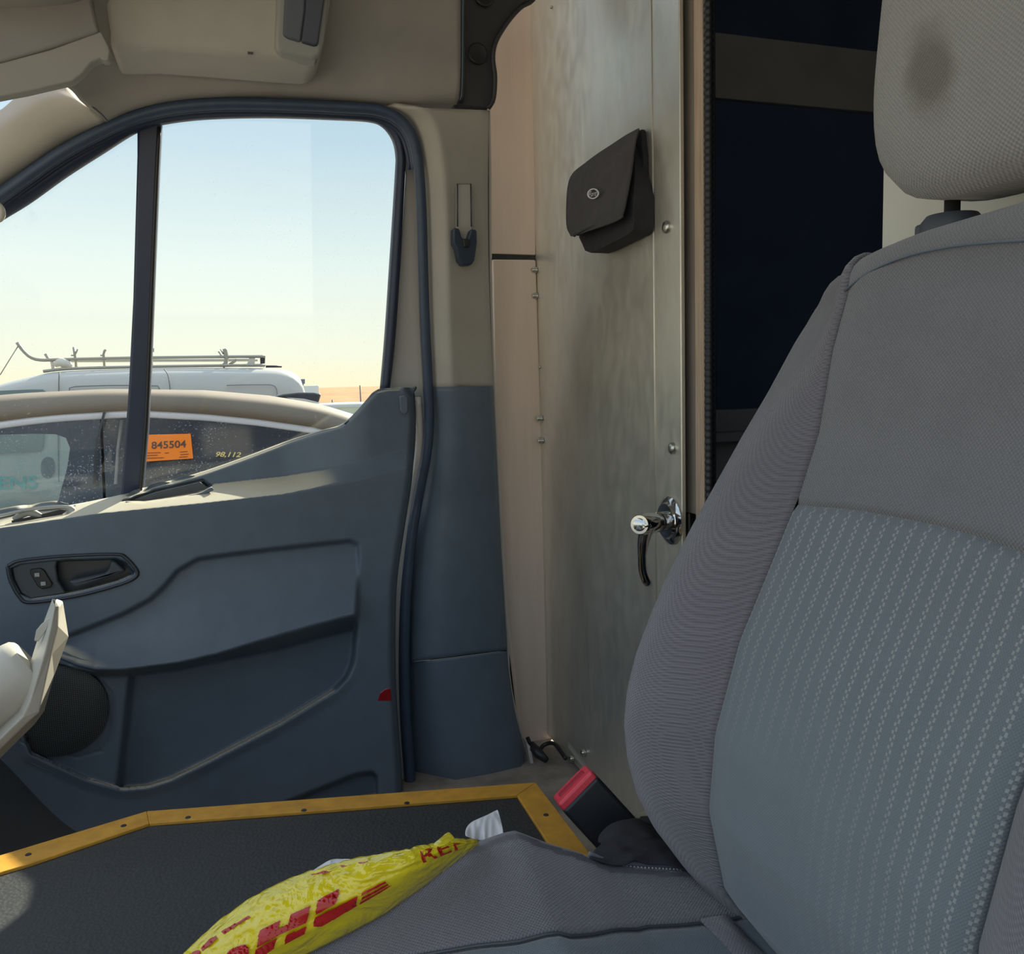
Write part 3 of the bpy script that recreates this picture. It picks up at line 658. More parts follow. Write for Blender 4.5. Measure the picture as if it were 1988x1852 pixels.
q1 = [(-420, 670), (-160, 470), (-60, 390), (0, 348), (60, 309), (120, 271), (168, 249), (206, 237)]
q2 = [(-420, 620), (-160, 420), (-60, 345), (0, 308), (60, 272), (115, 243), (155, 228), (194, 225)]
q3 = [(-420, 570), (-160, 370), (-60, 290), (0, 250), (50, 218), (95, 195), (130, 190), (160, 199)]
q4 = [(-420, 520), (-160, 320), (-60, 250), (0, 214), (22, 196), (45, 180), (85, 168), (126, 160)]
rowsloft('pillar_trim', [([(a + 9, b + 14) for a, b in q0], .03), (q0, .065), (q1, .090), (q2, .105), (q3, .10), (q4, .05)], BEIGE, ap, 60)
tube('trim_joint', [T(*q, .112) for q in cr_spline([(126, 160), (160, 192), (195, 220), (211, 238)], 20)], .0012, SLATE2, ap, 6)

# --- black pillar bracket above
br = thing('corner_bracket', 'black steel corner bracket curving up beside the headliner', 'bracket')
panel('bracket_plate', [(893, -80), (893, 120), (890, 192), (880, 206), (948, 212), (957, 194), (960, 150), (956, 112), (962, 80), (985, 42), (1010, 14), (1036, -4), (1052, -80)], mat('black_steel', (.03, .032, .038), .5), br, off=.075, depth=.03, bev=.004)
tube('bracket_rim', [T(*q, .085) for q in cr_spline([(948, 210), (958, 192), (961, 150), (957, 112), (963, 80), (986, 42), (1011, 14), (1037, -4), (1056, -60)], 40)], .004, BLACK, br, 8)
tube('bracket_fold', [T(*q, .082) for q in cr_spline([(902, -60), (901, 100), (899, 180), (895, 200)], 20)], .003, BLACK, br, 8)
for a, b in ((927, 104), (940, -8)):
    q = T(a, b, .077); lathe('hole_plug', q, (0, -1, 0), [(.0165, 0), (.0165, .002), (.014, .0035), (.006, .002), (0, .002)], BLACK, br, 28)

# --- overhead shelf with latch
sh = thing('overhead_console', 'beige overhead console above the passenger door with a dark latch recess', 'console')
panel('console_body', [(195, -300), (203, 0), (213, 60), (213, 96), (300, 95), (400, 103), (500, 112), (590, 119), (612, 117), (626, 96), (636, 40), (642, 0), (650, -300)], BEIGE, sh, off=.215, depth=.10, bev=.010)
panel('latch_bezel', [(540, -140), (536, 20), (533, 88), (540, 102), (608, 117), (622, 108), (630, 80), (638, 0), (645, -140)], mat('grey_latch', (.30, .30, .28), .5), sh, off=.228, depth=.03, bev=.006)
panel('latch_recess', [(556, -60), (551, 30), (549, 66), (560, 73), (584, 80), (592, 20), (594, -60)], mat('latch_slate', (.10, .115, .14), .5), sh, off=.234, depth=.02, bev=.003)
panel('latch_recess', [(596, -60), (593, 20), (585, 80), (612, 88), (618, 84), (630, 0), (632, -60)], mat('latch_navy', (.06, .07, .095), .5), sh, off=.2345, depth=.02, bev=.003)
box('console_screw', T(486, 103, .2165), (.007, .002, .003), SLATE2, sh, .0005)

# --- sun visor
vs = thing('sun_visor', 'grey folded sun visor at the top of the windscreen pillar', 'sun visor')
VY = 1.22
panel('visor_board', [(-160, -120), (168, -120), (180, 10), (190, 52), (194, 60), (100, 92), (0, 120), (-160, 160)], mat('visor_grey', (.27, .26, .245), .85), vs, Y=VY, depth=.022, bev=.006)
panel('visor_lip', [(-160, 166), (0, 122), (100, 95), (196, 60), (210, 88), (214, 100), (211, 116), (203, 117), (196, 113), (176, 122), (160, 142), (140, 157), (100, 166), (48, 178), (0, 187), (-160, 220)], mat('visor_lip_grey', (.33, .32, .29), .8), vs, Y=VY + .004, depth=.02, bev=.005)
add_noise(bpy.data.materials['visor_grey'], 20, .04, .4, 1500, bdist=.0005)

# ================================================================== PLATFORM
pf = thing('step_platform', 'low black rubber covered platform with worn yellow edge trim', 'platform')
PZ = 1.0
oL = [(-260, 1735), (0, 1664), (285, 1578), (660, 1550), (1040, 1522), (1130, 1640), (1240, 1790)]
iL = [(-260, 1775), (0, 1698), (60, 1680), (290, 1602), (660, 1574), (1004, 1547), (1050, 1618), (1130, 1745)]
body = [P(a, b, Z=PZ) for a, b in oL] + [Vector((.33, .665, PZ)), Vector((-.50, .665, PZ))]
prism('platform_body', [q - Vector((0, 0, .006)) for q in body], (0, 0, -(PZ - FLOOR_Z) + .006), SLATE2, pf)
inner = [P(a, b, Z=PZ) for a, b in iL] + [Vector((.29, .67, PZ)), Vector((-.49, .67, PZ))]
prism('rubber_mat', [q + Vector((0, 0, -.001)) for q in inner], (0, 0, -.005), MATT, pf)
ro = [P(a, b, Z=PZ) for a, b in (oL[0], oL[1], (30, 1655), oL[2], oL[3], oL[4], oL[5], oL[6])]; ri = [P(a, b, Z=PZ) for a, b in iL]
def strip(name, ia, par):
    a = [ro[i] for i in ia] + [ri[i] for i in ia][::-1]
    return prism(name, [q + Vector((0, 0, .0025)) for q in a], (0, 0, -.008), YEL, par, bev=.0012)
strip('edge_trim', (0, 1, 2, 3), pf); strip('edge_trim', (3, 4, 5), pf); strip('edge_trim', (5, 6, 7), pf)
for a, b in ((55, 1659), (240, 1603), (365, 1587), (590, 1573), (790, 1559), (1060, 1582)):
    lathe('trim_screw', P(a, b, Z=PZ + .0025), (0, 0, 1), [(.0035, 0), (.003, .0006), (0, .0006)], BLACK, pf, 10)

# sill beside the platform: kick panel, cable, bracket
sill = thing('floor_cable', 'black cable loop on the floor in front of the partition', 'cable')
tube('cable', [P(a, b, Y=1.50 - .05 * i) for i, (a, b) in enumerate(cr_spline([(1030, 1440), (1040, 1458), (1052, 1450), (1072, 1446), (1085, 1458), (1097, 1472)], 3))] if False else [Vector(q) for q in cr_spline([tuple(P(1024, 1432, Y=1.53)), tuple(P(1040, 1465, Y=1.50)), tuple(P(1055, 1447, Y=1.52)), tuple(P(1076, 1444, Y=1.50)), tuple(P(1098, 1472, Y=1.42))], 40)], .004, BLACK, sill, 8)
tube('connector', [P(1030, 1445, Y=1.51), P(1045, 1462, Y=1.49), P(1061, 1476, Y=1.47)], [.008, .010, .006], BLACK, sill, 10)
sb = tag(prism('kick_plate', [P(1022, 1440, Y=1.50), P(1030, 1450, Y=1.50), P(1041, 1512, Y=1.50), P(1036, 1512, Y=1.50)], (0, .02, 0), PAINT), 'narrow pale metal edge plate at the foot of the door pillar', 'edge plate')

# ================================================================== BELT BUCKLE
bk = thing('belt_buckle', 'black seat belt buckle with a bright red release button', 'buckle')
c_top = P(1111, 1523, Y=.74)
a_up = (P(1143, 1490, Y=.74) - P(1078, 1556, Y=.74)).normalized()      # along the button
dwn = (P(1192, 1612, Y=.70) - c_top).normalized()
dwn = (dwn - a_up * dwn.dot(a_up)).normalized(); nrm = a_up.cross(dwn).normalized()
if nrm.y > 0: nrm = -nrm
# lean the buckle so that its end face shows
Mx = Matrix.Rotation(R(-28), 3, a_up) if (Matrix.Rotation(R(-28), 3, a_up) @ dwn).dot(Vector(cf)) > dwn.dot(Vector(cf)) else Matrix.Rotation(R(28), 3, a_up)
dwn = Mx @ dwn; nrm = Mx @ nrm
wB = (P(1143, 1490, Y=.74) - P(1078, 1556, Y=.74)).length * 1.02
Mb = Matrix((a_up, nrm, dwn)).transposed()
lenB = .085
box('buckle_body', c_top + dwn * (lenB / 2 + .006) , (wB, .036, lenB), BLACK, bk, .004, Mb)
box('release_button', c_top + dwn * .004, (wB * .97, .033, .010), RED, bk, .003, Mb)
rb = box('button_slot', c_top + dwn * -.0008, (wB * .7, .011, .003), mat('deep_red', (.45, .01, .03), .5), bk, .0012, Mb)
tube('body_seam', [c_top + dwn * .062 + nrm * .0132 + a_up * k for k in (-.012, .022)], .0006, ZINC, bk, 6)
prism('anchor_bar', [P(1101, 1448, Y=1.10), P(1104, 1446, Y=1.10), P(1280, 1680, Y=.80), P(1270, 1686, Y=.80)], (.004, .012, 0), ZINC, bk)
# black boot at the buckle's root
def blob(name, rows, mt, par=None, seed=0, amp=.006, sc=22, sub=1):
    rr = []
    for r_ in rows:
        rr.append([Vector(q) + noise.noise_vector(Vector(q) * sc + Vector((seed, 0, 0))) * amp for q in r_])
    v, f = grid_mesh(rr); return obj(name, v, f, mt, par, True, (('solid', .003, -1), ('sub', sub)))
boot = []
for j, (pl) in enumerate(([(1140, 1668), (1215, 1672), (1290, 1678), (1370, 1690)], [(1150, 1640), (1200, 1625), (1260, 1628), (1350, 1668)], [(1168, 1628), (1195, 1602), (1250, 1600), (1345, 1660)], [(1190, 1640), (1220, 1600), (1288, 1585), (1360, 1655)])):
    yv = (.60, .64, .68, .72)[j]; c = cr_spline(pl, 16); boot.append([P(a, b, Y=yv) for a, b in c])
bt = [cr_spline([tuple(r_[j]) for r_ in boot], 22) for j in range(16)]
boot = [[Vector(bt[j][i]) + Vector((0, -1, .4)) * (.006 * abs(noise.noise(Vector((j * .33 + i * .12, i * .22 - j * .1, 2.0)))) * 2) for j in range(16)] for i in range(22)]
bf = blob('seat_skirt', boot, BLKFAB, None, 3, .006, 40); tag(bf, 'black crumpled fabric boot tucked between seat cushion and backrest', 'seat boot')
gk = [[P(a, b, Y=.70 + .02 * j) for a, b in c] for j, c in enumerate(([(1228, 1590), (1236, 1603), (1262, 1601), (1274, 1590)], [(1230, 1578), (1245, 1582), (1270, 1580), (1284, 1568)], [(1240, 1574), (1255, 1570), (1275, 1568), (1290, 1572)]))]
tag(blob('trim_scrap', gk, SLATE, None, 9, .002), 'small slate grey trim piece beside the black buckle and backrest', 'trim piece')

# ================================================================== SEAT
seat = thing('driver_seat', 'grey cloth driver seat with striped backrest insert and stained headrest', 'seat')
# backrest
sm_ = [(1640, 570), (1610, 680), (1583, 840), (1545, 960), (1500, 1070), (1430, 1240), (1382, 1420), (1370, 1570), (1400, 1720), (1510, 1852)]
si_ = [(1650, 535), (1600, 590), (1550, 672), (1500, 765), (1450, 850), (1400, 940), (1350, 1030), (1310, 1110), (1275, 1190), (1245, 1270), (1228, 1340), (1222, 1400), (1228, 1460), (1245, 1530), (1275, 1590), (1320, 1650), (1440, 1780), (1540, 1880)]
smp = [P(a, b, Y=.556) for a, b in sm_][::-1]; sip = [P(a, b, Y=.62) for a, b in si_][::-1]
smz, smx = [q.z for q in smp], [q.x for q in smp]; siz, six = [q.z for q in sip], [q.x for q in sip]
def xs(z): return interp(z, smz, smx) if z > smz[0] else smx[0]
def xb(z): return interp(z, siz, six)
_tp = sorted([tuple(P(a, b, X=.487))[1:3] for a, b in ((2100, 372), (1988, 399), (1850, 440), (1800, 458), (1750, 481), (1700, 503), (1650, 530))])
_tp = [(.20, 1.585), (.27, 1.60)] + _tp
ztopY = lambda Y: interp(Y, [q[0] for q in _tp], [q[1] for q in _tp])
ztopY_old = lambda Y: 1.605 + .010 * (1 - ((Y - .40) / .24) ** 2) - .012 * sstep(.55, .64, abs(Y - .40) + .40)
Z0 = 1.02
def backpt(u, w):
    """u in 0..1 from the inboard back edge round to the outboard back edge; w height 0..1"""
    # stations across
    st = [('back', .60, .085), ('side', .628, .035), ('sil', .620, 0), ('mid', .596, 0), ('seam', .556, 0), ('f1', .52, 0), ('f2', .46, 0), ('f3', .40, 0), ('f4', .335, 0), ('seam2', .295, 0), ('mid2', .245, 0), ('sil2', .215, 0), ('back2', .23, .085)]
    return st
NW = 90
cols = []; meta = []
st = [(.585, 'b'), (.622, 's1'), (.628, 's2'), (.620, 'sil'), (.606, 'm1'), (.588, 'm2'), (.570, 'm3'), (.5575, 'g'), (.5555, 'seam'), (.5535, 'g'), (.53, 'f'), (.50, 'f'), (.47, 'f'), (.43, 'f'), (.39, 'f'), (.35, 'f'), (.325, 'f'), (.312, 'g2'), (.310, 'seam2'), (.308, 'g2'), (.285, 'n3'), (.262, 'n2'), (.245, 'n1'), (.235, 'sil_'), (.230, 's2'), (.24, 's1'), (.27, 'b')]
def bx(Y, k, z):
    a, s = xb(z), xs(z)
    if k == 'b': return min(max(a, s) + .10, .572)
    if k == 's1': return a + .055
    if k == 's2': return a + .018
    if k in ('sil', 'sil_'): return a
    d = a - s
    if k in ('m1', 'n1'): return s + d * 1.02 - .004
    if k in ('m2', 'n2'): return s + d * .82 - .006
    if k in ('m3', 'n3'): return s + d * .38 - .004
    if k in ('seam', 'seam2'): return s + .0035
    if k in ('g', 'g2'): return s + .001
    c = (Y - .435) / .12
    return s + .014 * (1 - c * c) * sstep(1.0, 1.25, z) * .35 - .004 * abs(c)
def back_row(w):
    out = []
    for Y, k in st:
        zt_ = float(ztopY(Y)) - .022
        z = Z0 + (zt_ - Z0) * w
        dz = -.016 * max(0, .5555 - Y) / .24 * math.sin(math.pi * w) if k in ('f', 'g', 'g2', 'seam2') else 0
        out.append(Vector((bx(Y, k, z), Y, z + dz)))
    return out
rows = [back_row(i / (NW - 1)) for i in range(NW)]
# round over the top
base = rows[-1]
for a in (20, 40, 60, 80, 100, 130):
    r_ = []
    for (Y, k), b0 in zip(st, base):
        q = Vector(b0); rr = .022
        zt_ = float(ztopY(Y))
        q.z = (zt_ - rr) + rr * math.sin(R(min(a, 90))) - (0 if a <= 90 else .002)
        q.x = b0.x + (0 if k in ('b',) else rr * (1 - math.cos(R(min(a, 90)))) + (0 if a <= 90 else .012 * (a - 90) / 20))
        q.y = Y + (.402 - Y) * .0 - (.010 * math.sin(R(a)) if k in ('sil', 's1', 's2', 'b') and Y > .5 else 0)
        q.x = min(q.x, .572)
        r_.append(q)
    rows.append(r_)
def smooth_cols(rows, c0, c1, n):
    """resample each row between two stations with a spline"""
    return [[Vector(q) for q in cr_spline([tuple(p) for p in r_[c0:c1 + 1]], n)] for r_ in rows]
iseam = 8; iseam2 = 18
def cloth_part(name, rows, mt, par, uvf=lambda c: (c.y, c.z), thick=.004):
    v, f = grid_mesh(rows); o = obj(name, v, f, mt, par, True, (('solid', thick, -1),)); set_uv(o, uvf); return o
back = bpy.data.objects.new('backrest', None); COL.objects.link(back); back.parent = seat
cloth_part('side_bolster', smooth_cols(rows, 0, iseam, 40), FAB_SIDE, back, lambda c: (c.y * 1.0 + c.x * .8, c.z))
cloth_part('side_bolster', smooth_cols(rows, iseam2, len(st) - 1, 40), FAB_SIDE, back, lambda c: (c.y * 1.0 - c.x * .8, c.z))
# horizontal seam between plain upper cloth and the striped insert
zc_seam = P(1548, 980, Y=.552).z
hs_pts = [P(1548, 980, X=xs(zc_seam)), P(1988, 1058, X=xs(zc_seam))]
slope = (hs_pts[1].z - hs_pts[0].z) / (hs_pts[1].y - hs_pts[0].y)
kseam = min(range(len(rows)), key=lambda i: abs(rows[i][iseam].z - zc_seam))
for i in range(len(rows)):     # bend the rows so that one follows the seam
    pass
upper = smooth_cols(rows[kseam:], iseam, iseam2, 60); lower = smooth_cols(rows[:kseam + 1], iseam, iseam2, 60)
def groove(rs, idx, d=.003):
    for k, q in enumerate(rs[idx]): q.x += d
groove(upper, 0); groove(lower, -1)
cloth_part('upper_panel', upper, FAB_PLAIN, back)
cloth_part('striped_insert', lower, FAB_INS, back)
# top cap seam, running across just below the top
def sline(Y, dz): return Vector((bx(Y, 'f' if .31 < Y < .55 else 'm3' if Y > .55 else 'n3', 1.0) , Y, 1.0))
ts = []
for a, b in cr_spline([(1641, 566), (1660, 548), (1700, 522), (1760, 498), (1830, 482), (1900, 473), (1988, 467), (2080, 463)], 30):
    # find where this sight line meets the backrest front
    d = ray(a, b); t = .4
    for _ in range(40):
        q = EYE + d * t; xf = xs(min(q[2], 1.60)); t += (xf - q[0]) / d[0] * .8
    q = EYE + d * t; ts.append(Vector((q[0] - .0006, q[1], q[2])))
tube('top_seam', ts, .0009, SLATE, back, 6)
tube('side_seam', [Vector((xs(z) + .002, .5555, z)) for z in np.linspace(1.03, 1.57, 60)], .0011, SLATE2, back, 6)
# plastic back shell
prism('back_shell', [Vector((xb(z) + .06, .60, z)) for z in np.linspace(1.02, 1.57, 12)] + [Vector((.565, .60, 1.56)), Vector((.565, .60, 1.02))], (0, -.36, 0), BLACK, back)
# loose threads by the top corner
for a in ([(1652, 520), (1657, 527), (1664, 534)], [(1736, 487), (1737, 480)], [(1660, 532), (1662, 524)]):
    tube('loose_thread', [P(x_, y_, Y=.60) for x_, y_ in a], .0007, WTISSUE, back, 6)

# headrest
hr = bpy.data.objects.new('headrest', None); COL.objects.link(hr); hr.parent = seat
hy, hz = .437, 1.752
hx0 = .455
def hrest():
    rows = []; n = 64; m_ = 40
    # outline in the (Y, z) plane: rounded box
    def out(a, k=1.0):
        c, s = math.cos(a), math.sin(a); p = 3.6
        r_ = (abs(c) ** p + abs(s) ** p) ** (-1 / p)
        return r_ * c, r_ * s
    lay = [(-.0, .02), (-.0, .5), (.002, .78), (.007, .90), (.018, .97), (.036, 1.0), (.060, .99), (.078, .95), (.090, .85), (.094, .5), (.094, .02)]
    for dx, k in cr_spline(lay, 36):
        r_ = []
        for i in range(n):
            a = 2 * math.pi * i / n; c, s = out(a)
            Y = hy + c * .119 * k; z = hz + s * .130 * k
            x = hx0 + dx + (z - hz) * .10 + .010 * ((Y - hy) / .11) ** 2 * (1 if dx < .05 else 0) + .010 * max(0, -(s * k)) ** 3
            r_.append(Vector((x, Y, z)))
        rows.append(r_)
    v, f = grid_mesh(rows, True, True); o = obj('headrest_pad', v, f, FAB_HEADR, hr, True); set_uv(o, lambda c: (c.y, c.z)); return o
hrest()
for py_ in (.496, .372):
    tube('headrest_post', [(.497, py_, 1.56), (.497, py_, 1.64)], .0055, CHROME if False else BLACK, hr, 12)
    lathe('post_collar', (.497, py_, 1.598), (0, 0, 1), [(.019, 0), (.021, .004), (.021, .014), (.017, .019), (.007, .020)], SLATE2, hr, 24)
q = Vector((.492, .508, 1.607)); box('post_catch', q, (.022, .016, .012), SLATE2, hr, .003)

# cushion
cb = [P(a, b, Y=.62) for a, b in ((1060, 1622), (1110, 1636), (1160, 1658), (1250, 1668), (1345, 1673))]
cxs = [-.17, -.14, -.08, 0.0, .08, .14, .19] + [q.x for q in cb]
czs = [.985, 1.04, 1.075, 1.108, 1.134, 1.150, 1.1575] + [q.z for q in cb]
cxs.append(.52); czs.append(czs[-1])
def crest(x): return interp(x, cxs, czs)
def cz(x, Y):
    c = crest(x); t = (Y - .40) / .2
    z = c
    if Y > .60: z = c - .055 * ((Y - .60) / .045) ** 2.2
    elif Y > .46: z = c - .002 - .032 * sstep(.61, .48, Y)
    else: z = c - .034 - .008 * (1 - ((Y - .40) / .10) ** 2 if abs(Y - .40) < .1 else 0)
    if Y < .32: z = c - .034 + .034 * float(sstep(.32, .22, Y))
    if Y < .20: z -= .055 * ((.20 - Y) / .045) ** 2.2
    return float(z)
cx_f = list(cr_spline([(x_,) for x_ in (-.17, -.10, 0, .15, .30, .47)], 70)[:, 0])
def on_cushion(px, py):
    d = ray(px, py); t = .3
    while t < 1.2:
        q = EYE + d * t
        if q[2] <= cz(q[0], q[1]): return Vector(q)
        t += .001
    return Vector(q)
_sq = [on_cushion(a, b) for a, b in ((640, 1890), (760, 1862), (860, 1845), (1000, 1828), (1100, 1815), (1250, 1798), (1430, 1780))]
_sx = [q.x for q in _sq] + [.50]; _sy = [q.y for q in _sq]; _sy.append(_sy[-1])
def Ysm(x): return interp(x, _sx, _sy)
cush = bpy.data.objects.new('cushion', None); COL.objects.link(cush); cush.parent = seat
def crow(x, y0, y1, n): return [Vector((x, Y, cz(x, Y))) for Y in np.linspace(y0, y1, n)]
def cpart(name, ya, yb, mt, n=40):
    rs = []
    for x in cx_f:
        a, b = (ya(x) if callable(ya) else ya), (yb(x) if callable(yb) else yb)
        r_ = crow(x, a, b, n)
        if callable(ya): r_[0].z -= .003
        if callable(yb): r_[-1].z -= .003
        rs.append(r_)
    v, f = grid_mesh(rs); o = obj(name, v, f, mt, cush, True, (('solid', .004, -1),)); set_uv(o, lambda c: (c.y + (.3 * c.z if c.y > .6 else 0), c.x)); return o
cpart('side_bolster', Ysm, .650, FAB_SIDE)
cpart('centre_panel', lambda x: .30, Ysm, FAB_CUSH)
cpart('side_bolster', .155, lambda x: .30, FAB_SIDE)
prism('seat_base', [Vector((-.12, .20, 1.03)), Vector((-.12, .605, 1.03)), Vector((.48, .605, 1.03)), Vector((.48, .20, 1.03))], (0, 0, -.329), SLATE2, cush, .004)
# cushion skirts front and side
sk = [[Vector((x, .650, cz(x, .650))) for x in cx_f], [Vector((x, .648, 1.02)) for x in cx_f]]
v, f = grid_mesh(sk); o = obj('side_skirt', v, f, FAB_SIDE, cush, True, (('solid', .004),)); set_uv(o, lambda c: (c.x, c.z))
# rear piping seam with pale stitches
pip = cr_spline([tuple(P(a, b, Y=.605)) for a, b in ((1148, 1665), (1180, 1678), (1220, 1683), (1290, 1687), (1350, 1690))], 60)
tube('piping', [Vector(q) + Vector((0, .004, .001)) for q in pip], .0022, FAB_SIDE, cush, 8)
sp2 = [Vector(q) for q in pip]
pale = mat('pale_stitch', (.5, .49, .52), .7)
vv, ff = [], []
for k in range(4, 56, 2):
    a, b = sp2[k], sp2[k + 1]; up = Vector((0, 0, .0007)); sd_ = Vector((0, .0007, 0)); n0 = len(vv)
    for q in (a, b): vv += [q - sd_, q + up * 1.6, q + sd_, q - up]
    ff += [(n0 + i, n0 + (i + 1) % 4, n0 + 4 + (i + 1) % 4, n0 + 4 + i) for i in range(4)] + [(n0, n0 + 1, n0 + 2, n0 + 3), (n0 + 7, n0 + 6, n0 + 5, n0 + 4)]
obj('stitching', vv, ff, pale, cush, False)
tube('centre_seam', [Vector((x, Ysm(x), cz(x, Ysm(x)) - .001)) for x in cx_f], .0012, SLATE2, cush, 6)
# strap sewn on the centre panel near the back
stp = [[on_cushion(a, b) + Vector((0, 0, .004)) for a, b in r_] for r_ in ([(1362, 1792), (1412, 1784)], [(1400, 1830), (1455, 1830)], [(1440, 1880), (1505, 1880)])]
v, f = grid_mesh(stp); o = obj('fabric_strap', v, f, FAB_PLAIN, cush, True, (('solid', .003),)); set_uv(o, lambda c: (c.y, c.x))

# ================================================================== YELLOW BAG ON THE SEAT
def bag_mat():
    m = mat('yellow_plastic_film', (.74, .60, .010), .16, coat=.5); n, l, b = nodes(m)
    b.inputs['Coat Roughness'].default_value = .12
    t = n.new('ShaderNodeTexCoord')
    a = n.new('ShaderNodeTexNoise'); a.inputs['Scale'].default_value = 28; a.inputs['Detail'].default_value = 3; a.inputs['Distortion'].default_value = 2.2; l.new(t.outputs['Object'], a.inputs['Vector'])
    w = n.new('ShaderNodeTexNoise'); w.inputs['Scale'].default_value = 110; w.inputs['Distortion'].default_value = 1.0; l.new(t.outputs['Object'], w.inputs['Vector'])
    bp = n.new('ShaderNodeBump'); bp.inputs['Strength'].default_value = .5; bp.inputs['Distance'].default_value = .006
    l.new(M2(n, l, 'ADD', a.outputs[0], M2(n, l, 'MULTIPLY', w.outputs[0], .12)), bp.inputs['Height']); l.new(bp.outputs[0], b.inputs['Normal']); l.new(bp.outputs[0], b.inputs['Coat Normal'])
    return m
BAGM = bag_mat()
bag = thing('plastic_mailer', 'crumpled yellow plastic mailer with red lettering lying on the seat cushion', 'mailing bag')
bl = [(250, 1990), (380, 1940), (480, 1905), (560, 1868), (640, 1830), (700, 1800), (760, 1765), (820, 1722), (870, 1684), (905, 1658), (930, 1640)]
bu = [(270, 1950), (322, 1888), (380, 1828), (450, 1768), (520, 1724), (600, 1690), (680, 1667), (760, 1652), (820, 1640), (875, 1628), (926, 1627)]
NB = 150; MB_ = 44
cl = np.array(param(bl, NB)); cuq = np.array(param(bu, NB))
def bag_pt(s, t, lift=0.0):
    """s along 0..1, t across 0 (near edge) .. 1 (far upper edge)"""
    i = min(max(s, 0), 1) * (NB - 1); k = int(min(i, NB - 2)); a = i - k
    L0 = cl[k] * (1 - a) + cl[k + 1] * a; U0 = cuq[k] * (1 - a) + cuq[k + 1] * a
    q = L0 * (1 - t) + U0 * t
    zc = interp(s, [0, .3, .55, .8, 1], [1.07, 1.105, 1.135, 1.152, 1.160])
    fat = math.sin(math.pi * min(max(s * .86 + .12, 0), 1)) ** .6
    z0 = zc
    for _ in range(3):
        p = P(q[0], q[1], Z=z0); z0 = max(cz(p.x, min(p.y, .60)), zc - .05)
    z = z0 + .004 + .044 * (1 - (1 - t) ** 2.2) * fat
    p = P(q[0], q[1], Z=z)
    rdg = float(sstep(.40, .8, t)); q_ = Vector((s * 17 + t * 3, t * 4.5 - s * 6, 3.1))
    wz = rdg * (.0055 * (.5 - abs(noise.noise(q_))) + .0035 * (.4 - abs(noise.noise(q_ * 2.7 + Vector((5, 1, 0)))))) + .0014 * noise.noise(Vector((s * 10, t * 8, 1.7)))
    d = Vector(cf)
    p = p - d * (float(wz) + lift)
    return p
rows = []
for j in range(MB_): rows.append([bag_pt(i / (NB - 1), j / (MB_ - 1)) for i in range(NB)])
for k, (dy, dz) in enumerate(((.005, -.004), (.008, -.011), (.007, -.020), (.002, -.026))):
    rows.append([q + Vector((0, dy, dz)) * max(.05, 1 - (i / (NB - 1)) ** 3) for i, q in enumerate(rows[MB_ - 1])])
v, f = grid_mesh(rows); obj('bag_film', v, f, BAGM, bag, True, (('solid', .0008, 0),))
# torn flap at the tip
fr_ = [[P(a, b, Z=1.20) for a, b in r_] for r_ in ([(835, 1640), (848, 1630), (868, 1613), (871, 1613)], [(850, 1642), (862, 1634), (876, 1618), (878, 1620)], [(862, 1640), (872, 1635), (882, 1626), (884, 1628)])]
v, f = grid_mesh(fr_); obj('torn_flap', v, f, BAGM, bag, True, (('solid', .0012), ('sub', 1)))
REDINK = mat('red_print', (.43, .006, .005), .3, coat=.2)
# pixel -> (s, t) for the print
def st_of(px, py):
    best = None
    for i in range(NB):
        Lq, Uq = cl[i], cuq[i]; e = Uq - Lq; t = ((px - Lq[0]) * e[0] + (py - Lq[1]) * e[1]) / (e @ e); dd = np.hypot(*(Lq + e * t - (px, py)))
        if best is None or dd < best[0]: best = (dd, i / (NB - 1), t)
    return best[1], best[2]
def ink(name, polys, lift=.0026):
    bm = bmesh.new()
    for poly in polys:
        vs_ = [bm.verts.new((a, b, 0)) for a, b in poly]; bm.faces.new(vs_)
    bmesh.ops.triangulate(bm, faces=bm.faces)
    for _ in range(4):
        long = [e for e in bm.edges if e.calc_length() > 7]
        if not long: break
        bmesh.ops.subdivide_edges(bm, edges=long, cuts=1); bmesh.ops.triangulate(bm, faces=bm.faces)
    for v_ in bm.verts:
        s, t = st_of(v_.co.x, v_.co.y); v_.co = bag_pt(s, t, lift)
    bmesh.ops.recalc_face_normals(bm, faces=bm.faces)
    me = bpy.data.meshes.new(name); bm.to_mesh(me); bm.free(); return link(name, me, REDINK, bag, True)
def cz1(pl): return [(350 + a / 4.418, 1660 + b / 4.418) for a, b in pl]
ink('lettering', [cz1([(690, 632), (868, 540), (840, 660), (664, 785)]), cz1([(678, 700), (934, 573), (1010, 560), (900, 645), (668, 775)]), cz1([(952, 492), (1128, 408), (1094, 560), (900, 645), (925, 590)]), cz1([(652, 800), (835, 700), (812, 785), (700, 860), (620, 905), (640, 850)]), cz1([(918, 672), (1088, 590), (1078, 660), (898, 755)])])
ink('lettering', [cz1([(1188, 362), (1372, 270), (1342, 398), (1165, 500)]), cz1([(1158, 528), (1532, 330), (1515, 430), (1270, 568), (1205, 598), (1158, 590), (1148, 565)])])
ink('lettering', [cz1([(330, 960), (390, 850), (430, 800), (500, 760), (560, 750), (598, 765), (600, 800), (580, 880), (540, 960)])])
ink('lettering', [cz1([(1568, 305), (1768, 207), (1780, 220), (1565, 330)]), cz1([(1562, 348), (1790, 228), (1800, 240), (1560, 368)]), cz1([(1555, 383), (1800, 247), (1812, 252), (1550, 408)])])
